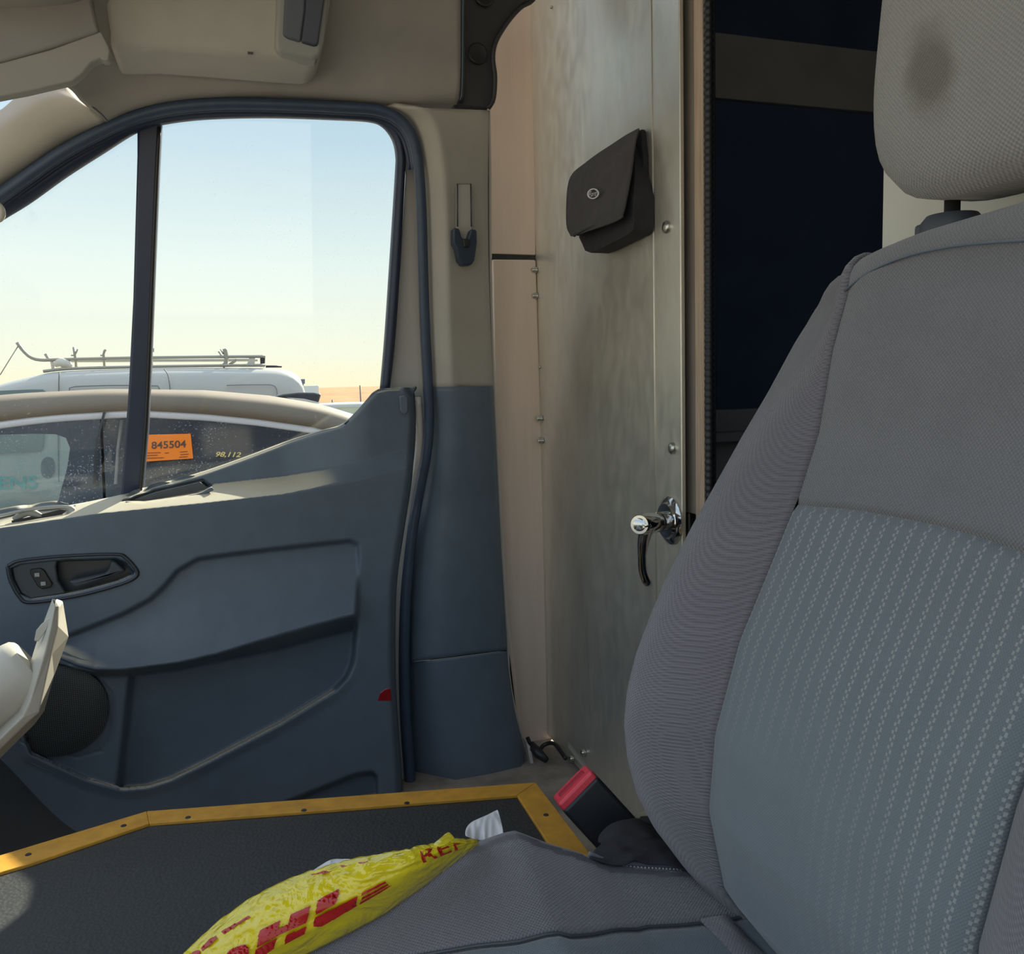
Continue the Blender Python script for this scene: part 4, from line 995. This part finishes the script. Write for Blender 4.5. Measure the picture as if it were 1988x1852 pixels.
for pl_ in ([(380, 610), (500, 545), (600, 490), (628, 498), (520, 560), (400, 640)], [(200, 760), (260, 700), (330, 650), (345, 665), (280, 730), (215, 785)], [(60, 850), (130, 800), (190, 790), (180, 840), (90, 900)],
            [(1130, 140), (1240, 105), (1330, 90), (1335, 98), (1240, 120), (1140, 152)], [(1380, 62), (1480, 40), (1484, 50), (1390, 78)], [(1540, 32), (1640, 12), (1642, 20), (1545, 42)]):
    ink('ridge_print', [cz1(pl_)])
def refmap(u, v_):
    px = 814 + 84 * u + 10 * (1 - v_); py = 1671 - 36 * u - 27 * v_ + 5 * u
    s, t = st_of(px, py); return bag_pt(s, min(t, .97), .0026)
text_obj('lettering', 'REP', refmap, REDINK, bag, cuts=2)

# white tissue scraps
def tissue(name, poly_rows, ydep, label, seed):
    rr = []
    for j, r_ in enumerate(poly_rows):
        c = cr_spline(r_, 24); rr.append([P(a, b, Y=ydep + .010 * j + .006 * noise.noise(Vector((a * .11, b * .11, seed)))) for a, b in c])
    v, f = grid_mesh(rr); o = obj(name, v, f, WTISSUE, None, True, (('solid', .0008), ('sub', 1))); return tag(o, label, 'tissue')
tissue('crumpled_tissue', [[(903, 1622), (930, 1632), (960, 1632), (977, 1625)], [(903, 1612), (925, 1612), (945, 1615), (977, 1612)], [(906, 1604), (922, 1594), (948, 1590), (974, 1596)], [(914, 1596), (930, 1588), (946, 1583), (970, 1582)], [(922, 1592), (938, 1586), (955, 1576), (966, 1570)]], .625, 'crumpled white tissue standing up behind the tip of the yellow mailer', 2.0)
tissue('paper_scrap', [[(585, 1706), (620, 1700), (670, 1680), (700, 1672)], [(600, 1695), (625, 1685), (650, 1676), (680, 1668)], [(618, 1682), (636, 1670), (652, 1666), (668, 1667)]], .60, 'flat white paper scrap peeking out behind the middle of the yellow mailer', 5.0)

# ================================================================== POUCH ON THE PARTITION
po = thing('document_pouch', 'black fabric document pouch with a white oval badge on the metal partition', 'pouch')
body = [(1233, 262), (1232, 340), (1230, 420), (1228, 448), (1190, 470), (1152, 489), (1138, 490), (1130, 474), (1123, 456), (1118, 400), (1140, 330), (1190, 290)]
bo = cr_spline(body + [body[0]], 44)[:-1]
fr = [P(a, b, X=BULK_X - (.006 + .030 * min(1, max(0, (b - 262) / 120)))) for a, b in bo]; bk_ = [Vector((BULK_X - .004, q.y, q.z)) for q in fr]
v, f = grid_mesh([bk_, fr], True, True); obj('pouch_body', v, f, BLKFAB, po, True, (('bevel', .004, 3),))
bslab = [(1244, 250), (1249, 300), (1251, 411), (1246, 441), (1200, 462), (1150, 482), (1130, 440), (1130, 350), (1180, 290)]
prism('pouch_back', [P(a, b, X=BULK_X - .009) for a, b in bslab], (.0085, 0, 0), BLKFAB, po, .003)
FL = [(1239, 249), (1215, 262), (1186, 281), (1160, 298), (1136, 316), (1112, 336), (1102, 361), (1099, 404), (1100, 440), (1108, 459)]
FR = [(1241, 249), (1238, 256), (1233, 272), (1229, 300), (1225, 330), (1220, 358), (1215, 385), (1209, 411), (1197, 430), (1122, 456)]
n_f = 60; a_ = param(FL, n_f); b_ = param(FR, n_f); rows = []
def flap_pt(s, t, lift=0):
    i = min(int(s * (n_f - 1)), n_f - 2); k = s * (n_f - 1) - i
    q = (a_[i] * (1 - k) + a_[i + 1] * k) * (1 - t) + (b_[i] * (1 - k) + b_[i + 1] * k) * t
    dep = .012 + .044 * s ** .7 + .010 * math.sin(math.pi * t) * min(1, s * 3) + .004 * (1 - t) * 0 + .0022 * math.sin(11 * t + 4 * s) * s
    return P(q[0], q[1], X=BULK_X - dep - lift)
rows = [[flap_pt(i / 59, j / 29) for j in range(30)] for i in range(60)]
v, f = grid_mesh(rows); obj('pouch_flap', v, f, add_noise(mat('charcoal_fabric', (.075, .07, .076), .9), 60, .1, .5, 900), po, True, (('solid', .003, -1),))
# oval badge
bdg = bpy.data.objects.new('badge', None); COL.objects.link(bdg); bdg.parent = po; bdg['label'] = 'white oval badge'
WB = mat('badge_white', (.75, .75, .78), .6)
def badge_pt(a, b, lift=.0012):
    best = None
    for i in range(20, 55):
        for j in range(5, 26):
            q = a_[i] * (1 - j / 29) + b_[i] * j / 29; dd = (q[0] - a) ** 2 + (q[1] - b) ** 2
            if best is None or dd < best[0]: best = (dd, i / 59, j / 29)
    q = flap_pt(best[1], best[2]); return P(a, b, X=q.x - lift - .005)
bc = badge_pt(1151, 376)
def ell(k, a): c, s = math.cos(a), math.sin(a); return (1151 + k * (11.3 * c * .95 + 3.0 * s), 376 + k * (9.6 * s - 3.6 * c))
er, ei = [[P(*ell(k, 2 * math.pi * i / 40), X=bc.x) for i in range(40)] for k in (1.0, .80)]
v, f = grid_mesh([er, ei], True); obj('badge_ring', v, f, WB, bdg, False, (('solid', .001),))
text_obj('badge_script', 'Ford', lambda u, w: P(1151 - 8 + 16 * u, 376 + 5 - 10 * w - 3 * u + 1.5, X=bc.x - .0006), WB, bdg, shear=.4, cuts=0)

# ================================================================== CREAM MOUNT AT THE LEFT
mt_ = thing('device_mount', 'cream plastic mount with an angled plate on a round stalk', 'mount')
RS = [(110, 1163), (122, 1167), (133, 1236), (105, 1312), (86, 1380), (67, 1406), (0, 1472), (-90, 1560)]
MS = [(108, 1166), (115, 1177), (112, 1215), (101, 1267), (76, 1383), (56, 1400), (-10, 1464), (-100, 1548)]
LS = [(107, 1170), (106, 1178), (99, 1213), (87, 1266), (58, 1360), (45, 1390), (-18, 1452), (-106, 1535)]
BS = [(106, 1174), (100, 1190), (88, 1222), (74, 1262), (48, 1345), (34, 1378), (-28, 1436), (-116, 1516)]
MY = 1.20
rw = [[P(*q, Y=y_) for q in c] for c, y_ in ((RS, MY + .03), (MS, MY - .006), (LS, MY - .012), (BS, MY + .02))]
v, f = grid_mesh([rw[0], rw[1], rw[2], rw[3], [p + Vector((-.01, .04, 0)) for p in rw[3]], rw[0]]); obj('angled_plate', v, f, CREAM, mt_, False, (('bevel', .002, 2),))
s0 = P(20, 1385, Y=.99); s1 = P(74, 1243, Y=1.02)
ctr = P(40, 1330, Y=1.0)
st0 = P(62, 1290, Y=MY + .05); st1 = P(-90, 1400, Y=MY + .03)
pr = [(0, 0), (.026, 0), (.034, .004), (.036, .03), (.037, .12), (.037, .16)]
axs = (st1 - st0).normalized()
stk = lathe('stalk', st0, axs, [(.001, 0), (.038, 0), (.042, .004), (.044, .012), (.045, .03), (.046, .12), (.046, .25)], CREAM, mt_, 40)
panel('plate_tab', [(98, 1198), (92, 1202), (78, 1214), (70, 1224), (66, 1244), (74, 1246), (90, 1222)], CREAM, mt_, Y=MY + .01, depth=.006, bev=.001)
tube('white_cord', [P(a, b, Y=MY + .06) for a, b in cr_spline([(-30, 1262), (-8, 1276), (6, 1284), (20, 1290)], 12)], .0018, WTISSUE, mt_, 8)
(tube('pillar_clip', [T(a, b, .11) for a, b in cr_spline([(-8, 395), (-1, 400), (2, 412), (0, 424), (-8, 432)], 16)], [.002 + .004 * math.sin(math.pi * i / 15) for i in range(16)], CREAM, ap, 10))

# ================================================================== OUTSIDE
GRD = add_noise(mat('dusty_ground', (.32, .275, .21), .95), .6, .18, detail=8)
box('x', (0, 0, 0), (1, 1, 1), GRD).name = 'tmp'; bpy.data.objects.remove(bpy.data.objects['tmp'])
v, f = grid_mesh([[(-300, -300, 0), (300, -300, 0)], [(-300, 300, 0), (300, 300, 0)]]); g = obj('ground', v, f, GRD, None, False); g['kind'] = 'structure'
FIELD = add_noise(mat('dry_golden_field', (.30, .135, .042), .95), .35, .25, detail=8, stretch=(1, .3, 1))
rows = []
for j, (y_, z_) in enumerate(((70, .02), (90, 1.0), (120, 1.9), (160, 2.7), (220, 3.6), (270, 3.9), (290, .1))):
    rows.append([(x_, y_, z_ * (.97 + .05 * noise.noise(Vector((x_ * .02, y_ * .05, 0)))) if j else .02) for x_ in np.linspace(-280, 280, 90)])
v, f = grid_mesh(rows); hf = obj('hill_field', v, f, FIELD, None, True); hf['kind'] = 'structure'; tag(hf, 'dry golden field rising to the horizon', 'field')

# --- the silver grey car parked alongside
CARP = add_noise(mat('dusty_car_roof', (.17, .14, .108), .7), 3, .06)
TRIMC = mat('bright_window_trim', (.72, .76, .88), .35, .2)
DKINT = mat('dark_car_interior', (.012, .012, .014), .9)
CGL = glass('dusty_tinted_sheen_glass', (.80, .85, .87), .06, .5, (.36, .40, .50), 190, .08, .62, .13)  # dust speckles, plus a bluish film that paints in the reflected sky
CGF = glass('green_tinted_glass', (.86, .95, .90), .04)
car = thing('parked_car', 'dusty beige car with dark windows and an orange sticker parked beside the door', 'car')
tr_ = [P(a, b, Y=3.02) for a, b in ((0, 823), (60, 815), (120, 809), (240, 802), (290, 802), (400, 808), (500, 818), (600, 832), (660, 846))]
crn = [P(a, b, Y=3.70) for a, b in ((0, 781), (100, 772), (240, 765), (400, 767), (520, 777), (600, 790), (660, 808), (720, 828))]
tX = [-2.6, -2.2, -1.5, -1.0] + [q.x for q in tr_] + [.75, 1.05]; tZ = [.88, 1.02, 1.28, 1.385] + [q.z for q in tr_] + [1.17, .98]
kX = [-2.6, -2.1, -1.5, -1.1] + [q.x for q in crn] + [.95, 1.35]; kZ = [.90, 1.12, 1.36, 1.435] + [q.z for q in crn] + [1.15, .98]
tzf = lambda x: interp(x, tX, tZ); kzf = lambda x: max(interp(x, kX, kZ), tzf(x) + .004)
xs_ = np.linspace(-2.2, 1.0, 90)
rows = []
for x in xs_:
    a, k = tzf(x), kzf(x)
    sh_ = a + (k - a) * .55
    prof = [(3.015, a + .006), (3.018, a + .03), (3.03, a + .03 + (k - a - .03) * .45), (3.07, a + (k - a) * .80), (3.2, a + (k - a) * .93), (3.7, k)]
    prof += [(7.40 - y_, z_) for y_, z_ in prof[::-1][1:]]
    rows.append([(x, y_, z_) for y_, z_ in prof])
v, f = grid_mesh(rows); obj('roof', v, f, CARP, car, True, (('solid', .02, -1),))
tube('window_trim', [(x, 3.008, tzf(x)) for x in xs_], .015, TRIMC, car, 8, .45, (0, 1, 0))
BELTZ = .96
def pane(name, y0, y1, x0, x1, mt, zb=BELTZ, inset=0.0):
    r_ = [[(x, y1 + (y0 - y1) * (1 - k), zb + (tzf(x) - .008 - inset - zb) * k) for x in np.linspace(x0, x1, 40)] for k in (0, .5, 1)]
    v, f = grid_mesh(r_); return obj(name, v, f, mt, car, True)
xdiv = P(195, 830, Y=2.98).x
pane('side_glass', 2.90, 3.01, -1.6, xdiv - .004, CGL); pane('side_glass', 2.90, 3.01, xdiv + .004, .62, CGL)
prism('door_gap', [P(201, 800, Y=3.0) + Vector((0, -.012, 0)), P(206, 800, Y=3.0) + Vector((0, -.012, 0)), P(188, 862, Y=2.96), P(186, 940, Y=2.93), P(180, 940, Y=2.93), P(184, 862, Y=2.96)], (0, .01, 0), BLACK, car)
prism('inner_pillar_trim', [P(233, 815, Y=3.06), P(238, 815, Y=3.06), P(230, 870, Y=3.03), P(226, 940, Y=3.0), P(221, 940, Y=3.0), P(226, 870, Y=3.03)], (0, .03, 0), mat('beige_inner_trim', (.45, .40, .33), .7), car)
# lower body with wheels
bodyr = []
bX = np.linspace(-3.45, 1.35, 60)
def hood(x): return interp(x, [-3.45, -3.3, -2.6, -2.2, 1.05, 1.3, 1.35], [.62, .78, .92, .97, .97, .92, .70])
for x in bX:
    h_ = hood(x); w_ = interp(x, [-3.45, -3.2, -2.6, 1.0, 1.35], [.55, .78, .86, .86, .72]); lo = interp(x, [-3.45, -3.2, 1.1, 1.35], [.38, .25, .25, .40])
    c_ = [(-w_ + .05, lo), (-w_, lo + .12), (-w_ - .0, (lo + h_) / 2), (-w_ + .015, h_ - .08), (-w_ + .05, h_ - .01), (-w_ * .5, h_ + .0)]
    c_ += [(-a, b) for a, b in c_[::-1]]
    bodyr.append([(x, 3.70 + a, b) for a, b in c_])
v, f = grid_mesh(bodyr, True, True); obj('body', v, f, CARP, car, True)
for x_, y_ in ((-2.6, 2.88), (.45, 2.88), (-2.6, 4.52), (.45, 4.52)):
    lathe('wheel', (x_, y_ - .1, .33), (0, 1, 0), [(.12, .0), (.2, .005), (.31, .0), (.33, .03), (.33, .17), (.31, .2), (0, .2)], BLACK, car, 32)
# inside: far side wall with the front window open to the view
fy = 4.33
hole = [(-300, 843), (60, 843), (110, 843), (128, 850), (136, 870), (130, 910), (118, 960), (110, 992), (-300, 1000)]
top_ = [P(a, b, Y=fy) for a, b in [(-300, 843), (60, 842), (108, 843), (128, 850), (136, 870), (130, 910), (116, 960), (108, 1005)]]
zt2 = lambda x: kzf(x) - .05
colv = [q for q in top_]
far = [colv[0], *colv[1:], Vector((colv[-1].x, fy, .9)), Vector((.75, fy, .9)), Vector((.75, fy, zt2(.75))), Vector((.3, fy, zt2(.3))), Vector((0, fy, zt2(0))), Vector((-.6, fy, zt2(-.6))), Vector((-1.0, fy, zt2(-1.0))), Vector((colv[0].x, fy, zt2(-1.2)))]
prism('far_side_lining', far, (0, .03, 0), DKINT, car)
prism('far_glass', [Vector((-1.9, fy + .05, .96)), Vector((-.4, fy + .05, .96)), Vector((-.4, fy + .05, 1.36)), Vector((-1.5, fy + .05, 1.36))], (0, .004, 0), CGF, car)
box('rear_lining', (.95, 3.7, 1.0), (.05, 1.3, .14), DKINT, car)
for y_ in (3.25, 4.05):
    box('rear_seat', (.52, y_, 1.03), (.16, .5, .30), DKINT, car, .05); box('seat_headrest', (.50, y_, 1.19), (.10, .26, .14), DKINT, car, .04)
# orange sticker and yellow chalk on the rear side glass
def GP(px, py, lift=.012):
    """point on the near side glass plane"""
    # plane through (Y=2.90,z=.96) and (Y=3.01,z=1.43)
    k = (3.01 - 2.90) / (1.43 - .96); d = ray(px, py); t = (2.90 - lift + k * (EYE[2] - .96)) / (d[1] - k * d[2]); return Vector(EYE + d * t)
stc = [(282, 844), (370, 842), (375, 890), (283, 896)]
stk_ = bpy.data.objects.new('sticker', None); COL.objects.link(stk_); stk_.parent = car; stk_['label'] = 'orange sticker printed 845504'
ORG = mat('orange_sticker', (.98, .24, .008), .6)
prism('sticker_sheet', [GP(a, b) for a, b in stc], (0, .003, 0), ORG, stk_)
INK = mat('dark_print', (.10, .05, .04), .7)
def smap(x0, y0, x1, y1, hgt): return lambda u, w: GP(x0 + (x1 - x0) * u, y0 + (y1 - y0) * u - hgt * w, .0135)
text_obj('sticker_number', '845504', smap(294, 871.5, 361, 868.5, 14), INK, stk_, cuts=0, bold=.012)
for (x0, y0, x1, y1) in ((284, 879, 312, 878), (284, 884, 306, 883), (284, 889, 318, 888), (320, 879, 328, 878.5), (349, 877, 364, 876), (350, 882, 366, 881), (348, 887, 364, 886)):
    prism('small_print', [GP(x0, y0, .0135), GP(x1, y1, .0135), GP(x1, y1 + 1, .0135), GP(x0, y0 + 1, .0135)], (0, .0005, 0), INK, stk_)
text_obj('chalk_writing', '98,112', smap(419, 888, 468, 889, 11), mat('yellow_chalk', (.75, .60, .22), .9), car, shear=.3, cuts=0, bold=.02)

# --- dark hatchback behind: its rear spoiler shows over the roof
DKP = mat('dark_car_paint', (.035, .036, .042), .3, coat=.6)
def simple_car(name, label, cat, x0, L, y0, Wd, hgt, paint, gl, group=None, flip=1, spoiler=False):
    c = thing(name, label, cat, group); X = lambda s: x0 + flip * s * L
    st = [(0, .45, .45), (.02, .62, .62), (.22, .95, .95), (.26, .98, 1.0), (.38, .98, hgt - .05), (.5, .98, hgt), (.75, .98, hgt - .02), (.9, .96, hgt - .13), (.98, .92, 1.0), (1.0, .6, .7)]
    S_ = np.array(cr_spline(st, 50)); rows = []; low = []
    for s, bz, tz in S_:
        w_ = Wd / 2 * (1 - .25 * max(0, .08 - s) / .08 - .15 * max(0, s - .94) / .06)
        tz = max(tz, bz + .001); bz = min(bz, tz)
        pr_ = [(w_ * .96, .28), (w_, .5), (w_, bz - .06), (w_ * .97, bz), (w_ * .86, bz + (tz - bz) * .82), (w_ * .74, bz + (tz - bz) * .97), (w_ * .3, tz)]
        rows.append([(X(s), y0 + Wd / 2 - a, b) for a, b in [(q[0], q[1]) for q in pr_]] + [(X(s), y0 + Wd / 2 + a, b) for a, b in pr_[::-1]])
    v, f = grid_mesh(rows, True, True); obj('body', v, f, paint, c, True)
    for sgn in (-1, 1):
        gy = y0 + Wd / 2 + sgn * Wd / 2 * .93
        q = [(.31, 1.0), (.40, hgt - .13), (.52, hgt - .09), (.74, hgt - .11), (.88, hgt - .24), (.9, 1.0)]
        pts = [Vector((X(s), y0 + Wd / 2 + sgn * Wd / 2 * ((.975 if z <= 1.01 else .885)), z)) for s, z in q]
        prism('side_window', pts, (0, .02 * -sgn, 0), gl, c)
        for s in (.18, .80):
            lathe('wheel', (X(s), gy - (.1 if sgn < 0 else .1), .32), (0, 1, 0), [(.1, 0), (.3, 0), (.32, .03), (.32, .17), (.3, .2), (0, .2)], BLACK, c, 24)
    return c, X
BGL = mat('dark_window_glass', (.02, .025, .03), .08, coat=.5)
hxr = P(628, 770, Y=5.3).x
hc2, XX = simple_car('hatchback', 'dark hatchback whose rear spoiler shows over the beige roof', 'car', 0.0, 3.5, 0.0, 1.5, 1.40, DKP, BGL)
HM = Matrix.Translation((hxr - 1.5, 8.75, 0)) @ Matrix.Rotation(R(-90), 4, 'Z')
hc2.matrix_world = HM
def onhatch(o): o.matrix_parent_inverse = HM.inverted(); return o
onhatch(prism('spoiler', [P(a, b, Y=5.28) for a, b in [(528, 771), (548, 765), (580, 761.5), (610, 762), (624, 765), (619, 782), (590, 777), (556, 773)]], (0, .30, 0), DKP, hc2, .012))
onhatch(prism('spoiler_light', [P(a, b, Y=5.27) for a, b in [(556, 771.5), (590, 774), (616, 780), (612, 783), (585, 778)]], (0, .02, 0), mat('spoiler_pale', (.6, .6, .58), .4), hc2))

# --- white van with a roof rack
VP = mat('white_van_paint', (.40, .40, .385), .45, coat=.15)
VG = mat('van_window_glass', (.10, .15, .16), .1, coat=.5)
van = thing('cargo_van', 'white cargo van with a metal roof rack and teal lettering on its side', 'van')
VYN = 9.0
rt = [(-160, 800), (-80, 765), (0, 741), (60, 727), (110, 719), (250, 714), (400, 712), (520, 713), (560, 717), (582, 728), (592, 748), (600, 790), (604, 900)]
rp = [P(a, b, Y=VYN) for a, b in rt]
vx = [-4.6, -4.4, -4.0] + [q.x for q in rp][:-1]; 
VX = [q.x for q in rp]; VZ = [q.z for q in rp]
vS = [(-4.75, .55), (-4.7, .85), (-4.3, 1.0), (-3.9, 1.10)] + [(q.x, q.z) for q in rp]
vS = [q for q in vS if q[1] > .3] + [(rp[-1].x + .02, .5)]
path = cr_spline(vS, 120)
rows = []
for x, z in path:
    r_ = .16 * sstep(1.2, 1.7, z)
    rows.append([(x, VYN + .02, .45), (x, VYN, .7), (x, VYN + .02, max(z - .5, .72)), (x, VYN + .035, max(z - .25, .73)), (x, VYN + .07, max(z - .10, .74)), (x, VYN + .16, max(z - .03, .75)), (x, VYN + .30, max(z, .76)), (x, VYN + .9, max(z + .02, .77)), (x, VYN + 1.5, max(z, .76)), (x, VYN + 1.75, max(z - .12, .74)), (x, VYN + 1.8, .7), (x, VYN + 1.78, .45)])
v, f = grid_mesh(rows, True, True); obj('body', v, f, VP, van, True)
def VPt(a, b, lift=.01):
    p = P(a, b, Y=VYN); s = 0.0
    return Vector((p.x, VYN - lift + (.035 if p.z > 1.55 else .012), p.z))
prism('side_window', [VPt(a, b, .02) for a, b in [(-120, 776), (-60, 764), (0, 758.5), (60, 756), (82, 756), (87, 760), (87, 800), (84, 868), (78, 876), (0, 881), (-130, 884)]], (0, .05, 0), VG, van)
SEAM = mat('van_seam', (.16, .16, .17), .6)
def vseam(pl, w=.008): tube('body_seam', [VPt(a, b, .008) for a, b in cr_spline(pl, 20)], w, SEAM, van, 6)
vseam([(114, 722), (113, 760), (113, 850), (114, 935)], .006); vseam([(134, 764), (136, 752), (180, 749), (240, 748), (302, 749), (309, 752), (312, 780)], .005); vseam([(318, 716), (326, 730), (331, 765)], .005)
vseam([(440, 748), (500, 747), (534, 750), (538, 775)], .004)
prism('fuel_flap', [VPt(93 + 13.5 * math.cos(t), 908 + 21 * math.copysign(abs(math.sin(t)) ** .7, math.sin(t)), .015) for t in np.linspace(0, 2 * math.pi, 24)[:-1]], (0, .03, 0), mat('dark_flap', (.10, .11, .11), .5), van)
text_obj('lettering', 'ENS', lambda u, w: VPt(-2 + 75 * u, 950 - 1.5 * u - 25 * w, .02), mat('teal_lettering', (.04, .36, .36), .5), van, cuts=0, bold=.02)
for x_, y_ in ((-3.6, VYN), (-.2, VYN), (-3.6, VYN + 1.6), (-.2, VYN + 1.6)):
    lathe('wheel', (x_, y_ - .02, .34), (0, 1, 0), [(.12, 0), (.3, 0), (.34, .03), (.34, .18), (.3, .22), (0, .22)], BLACK, van, 28)
prism('orange_light', [VPt(a, b, .02) for a, b in [(-60, 786), (0, 776), (25, 773), (22, 779), (-60, 800)]], (0, .03, 0), mat('orange_marker', (.8, .25, .08), .5), van)
rk = thing('roof_rack', 'steel pipe roof rack with upright clamps on the white van roof', 'roof rack')
STL = mat('rack_steel', (.30, .29, .25), .4, .5)
def rpt(a, b, y_=9.35): return P(a, b, Y=y_)
tube('top_pipe', [rpt(a, b) for a, b in cr_spline([(33, 665), (45, 681), (60, 694), (80, 699), (120, 698), (250, 695), (400, 693), (515, 692)], 60)], .016, STL, rk, 10)
tube('side_rail', [rpt(a, b, 9.30) for a, b in cr_spline([(84, 721), (130, 716), (250, 712.5), (400, 710), (515, 709)], 40)], .015, STL, rk, 10)
tube('top_pipe', [rpt(a, b, 10.45) for a, b in cr_spline([(88, 687), (96, 694), (110, 700), (300, 700), (500, 699)], 30)], .016, STL, rk, 10)
tube('stay_wire', [rpt(35, 672), rpt(0, 728)], .005, STL, rk, 6)
def clampr(pts, w=.012, n='upright'): tube(n, [rpt(a, b) for a, b in pts], w, STL, rk, 8)
clampr([(148, 713), (147, 700), (145, 688), (143, 674)]); clampr([(145, 690), (151, 678)], .008); clampr([(138, 690), (146, 690)], .007)
clampr([(203, 713), (202, 700), (201, 688), (203, 681), (206, 679)]); clampr([(195, 690), (202, 690)], .007)
clampr([(295, 711), (294, 696), (294, 678)]); prism('clamp_head', [rpt(290, 676), rpt(299, 676), rpt(299, 683), rpt(290, 683)], (0, .04, 0), STL, rk)
prism('rack_foot', [rpt(a, b) for a, b in [(97, 700), (104, 700), (106, 716), (100, 716)]], (0, .06, 0), CREAM, rk); 
prism('rack_foot', [rpt(a, b) for a, b in [(484, 694), (496, 694), (494, 709), (478, 711)]], (0, .06, 0), CREAM, rk)
prism('rack_foot', [rpt(a, b) for a, b in [(505, 691), (515, 691), (514, 712), (506, 712)]], (0, .08, 0), BLACK, rk)
tube('rack_pad', [rpt(516, 711.5), rpt(547, 711.5)], .012, BLACK, rk, 8)
lc = [(432, 712), (438, 706), (440, 694), (437, 680), (436, 677)]
clampr(lc, .022, 'ladder_clamp'); clampr([(424, 682), (430, 690), (438, 694)], .009, 'ladder_clamp'); clampr([(428, 678), (434, 688)], .007, 'ladder_clamp'); clampr([(445, 708), (455, 702), (459, 698)], .014, 'ladder_clamp')
tube('tow_bundle', [rpt(a, b) for a, b in cr_spline([(106, 710), (116, 704), (130, 707), (140, 712)], 12)], [.02 + .03 * math.sin(math.pi * i / 11) for i in range(12)], CREAM, rk, 10)

# --- far vehicles by the field
fv = thing('box_trailer', 'small pale box trailer behind the rear of the white van', 'trailer')
tl_, tr2 = P(585, 749, Y=26), P(619, 748, Y=26)
for wx in (tl_.x + .18, tr2.x - .18): lathe('wheel', (wx, 25.98, .3), (0, 1, 0), [(.1, 0), (.28, 0), (.3, .03), (.3, .17), (0, .18)], BLACK, fv, 20)
prism('trailer_box', [tl_, tr2, Vector((tr2.x, 26, .25)), Vector((tl_.x, 26, .25))], (0, 2.2, 0), mat('pale_blue_panel', (.55, .60, .64), .5), fv, .03)
prism('roof_lamp', [P(a, b, Y=26) for a, b in [(585, 736), (592, 736), (592, 745), (585, 745)]], (0, .3, 0), SLATE, fv); tube('lamp_post', [P(588, 745, Y=26.1), P(588, 752, Y=26.1)], .02, SLATE, fv, 6)
cX = P(678, 800, Y=18).x
simple_car('far_car', 'small white car parked in front of the golden field', 'car', cX - 2.3, 4.2, 18, 1.7, 1.34, VP, mat('pale_far_glass', (.40, .42, .32), .2))
for a, b, c_ in ((645, 776, 800), (699, 748, 757)):
    p0, p1 = P(a, b, Y=60), P(a, c_ + 10, Y=60); tag(tube('field_post', [p0, Vector((p0.x, p0.y, 0))], .05, SEAM, None, 6), 'thin dark post at the %s of the golden field' % ('near edge' if a < 660 else 'crest'), 'post')
bpy.context.view_layer.update()
